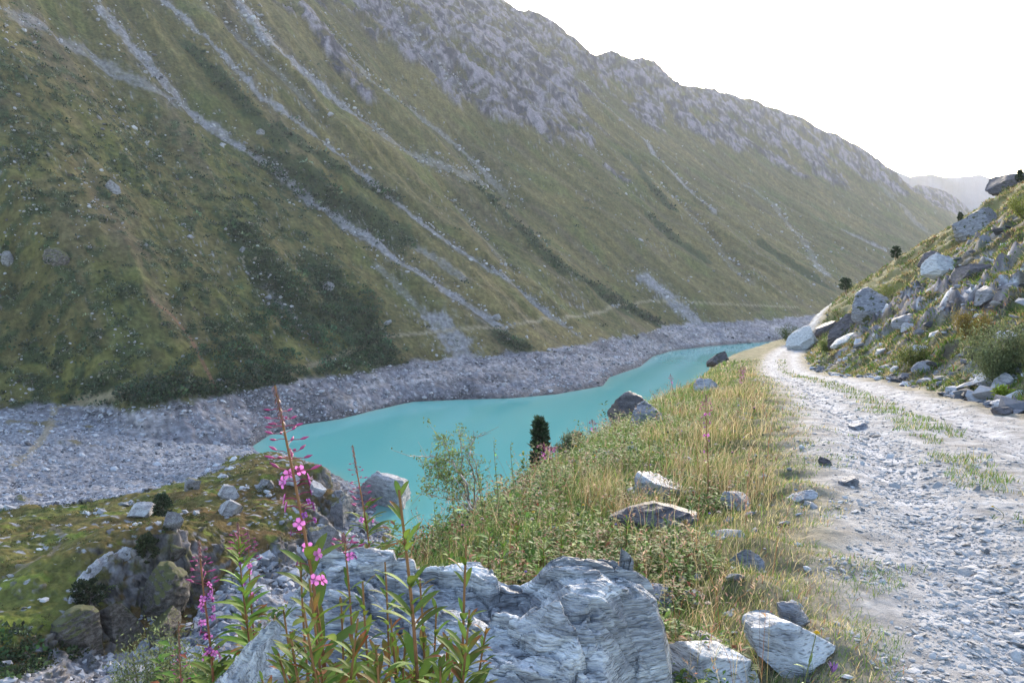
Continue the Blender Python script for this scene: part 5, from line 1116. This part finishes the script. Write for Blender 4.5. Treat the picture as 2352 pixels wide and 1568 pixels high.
fl = [(1732, 938, 11, 'thistle', "purple thistle on the crest of the verge near the track"), (1682, 1040, 7.0, 'thistle', "bright purple thistle among pale seed heads over the tilted rock"), (1062, 1208, 5.2, 'thistle', "purple thistle low on the slope behind the boulder, left side"),
      (1355, 1112, 8.0, 'thistle', "small purple thistle in the green herbs under the willow bush"), (1240, 1132, 5.2, 'fluff', "large shaggy brown seed head leaning over the herbs"), (1708, 1030, 7.0, 'fluff', "round white seed head right of the bright purple thistle"),
      (1645, 1020, 7.2, 'fluff', "pale seed head left of the bright purple thistle, upper one"), (1640, 1045, 7.0, 'fluff', "pale seed head left of the bright purple thistle, lower one"), (1718, 1022, 7.0, 'bud', "dark round thistle bud right of the white seed head"), (1752, 998, 8.0, 'bud', "dark thistle bud high on the verge near the track edge"),
      (1738, 1048, 7.2, 'bud', "dark thistle bud hanging low behind the white seed head"), (1876, 1450, 2.75, 'yellow', "bright yellow flower above the pale ridged slab"), (1912, 1528, 2.25, 'gentian', "purple gentian at the bottom of the picture below the pale slab"),
      (1366, 1045, 8.0, 'yellow', "yellow daisy in the herbs above the purple thistle"), (1340, 1158+0, 5.5, 'yellow', "yellow daisy beside the pale round seed pods"), (1225, 1174, 5.0, 'yellow', "yellow daisy low behind the boulder saddle"), (2280, 1162, 5.6, 'yellow', "tiny yellow flower in the grass strip of the track")]
for i, (a, b, Y, k, lb) in enumerate(fl): flower(a, b, Y, k, lb, 200+i)
def scatter_fl(kind, n, label, group, r0, r1, t0, t1, seed, hr):
    r = np.random.default_rng(seed); c = 0
    while c < n:
        az = radians(r.uniform(-14, 22)); rr = math.exp(r.uniform(math.log(r0), math.log(r1))); x, y = rr*sin(az), rr*cos(az); t = float(track_t(x, y))
        if not (t0 < t < t1) or not hero_mask(np.array([x]), np.array([y]))[0]: continue
        z = near_full(x, y)[0]+r.uniform(*hr); px, py = project(np.array([x, y, z])); flower(px, py, y, kind, label, seed*100+c, group); c += 1
scatter_fl('blue', 16, "small mauve meadow flower on the grassy verge", "mauve meadow flowers", 3.5, 16, -7, -2.3, 31, (.15, .35))
scatter_fl('fluff', 26, "pale fluffy seed head on a thin stalk in the verge", "pale seed heads of the verge", 3.2, 13, -6, -2.2, 32, (.18, .42))
scatter_fl('bud', 14, "dark brown dried flower head in the verge", "dried brown flower heads", 3.0, 12, -5.5, -2.1, 33, (.12, .32))
scatter_fl('yellow', 7, "small yellow flower in the short verge grass", "small yellow verge flowers", 3.0, 12, -5.5, -2.1, 34, (.10, .25))

# say which one: number the look-alikes from the left as the photo shows them
ORD = "first second third fourth fifth sixth seventh eighth ninth tenth eleventh twelfth thirteenth fourteenth fifteenth sixteenth seventeenth eighteenth nineteenth twentieth twenty-first twenty-second twenty-third twenty-fourth twenty-fifth twenty-sixth twenty-seventh twenty-eighth".split()
_gr = {}
for o in bpy.data.objects:
    if o.get('group') and o.parent is None: _gr.setdefault(o['group'], []).append(o)
for g, L_ in _gr.items():
    if len(set(o['label'] for o in L_)) > 1: continue
    L_.sort(key=lambda o: float(project(np.array(o.location))[0]))
    for i, o in enumerate(L_): o['label'] = o['label']+", "+ORD[i]+" from the left"
# ------------------------------------------------------------------ the air
hv = np.array([(x, y, z) for x in (-2600, 3400) for y in (-60, 4600) for z in (-90, 1150)], float)
hf = np.array([(0, 1, 3, 2), (4, 6, 7, 5), (0, 4, 5, 1), (2, 3, 7, 6), (0, 2, 6, 4), (1, 5, 7, 3)])
mh, nh, lh, bh = mat_new("air_haze"); nh.remove(bh)
pv = nh.new("ShaderNodeVolumePrincipled"); pv.inputs["Color"].default_value = (.86, .90, 1, 1); pv.inputs["Density"].default_value = HAZE
pv.inputs["Anisotropy"].default_value = .33
lh.new(pv.outputs[0], nh["Material Output"].inputs["Volume"])
hz = mesh_np("haze", hv, hf, mh, smooth=False); hz['kind'] = 'stuff'
scene.cycles.volume_bounces = 0
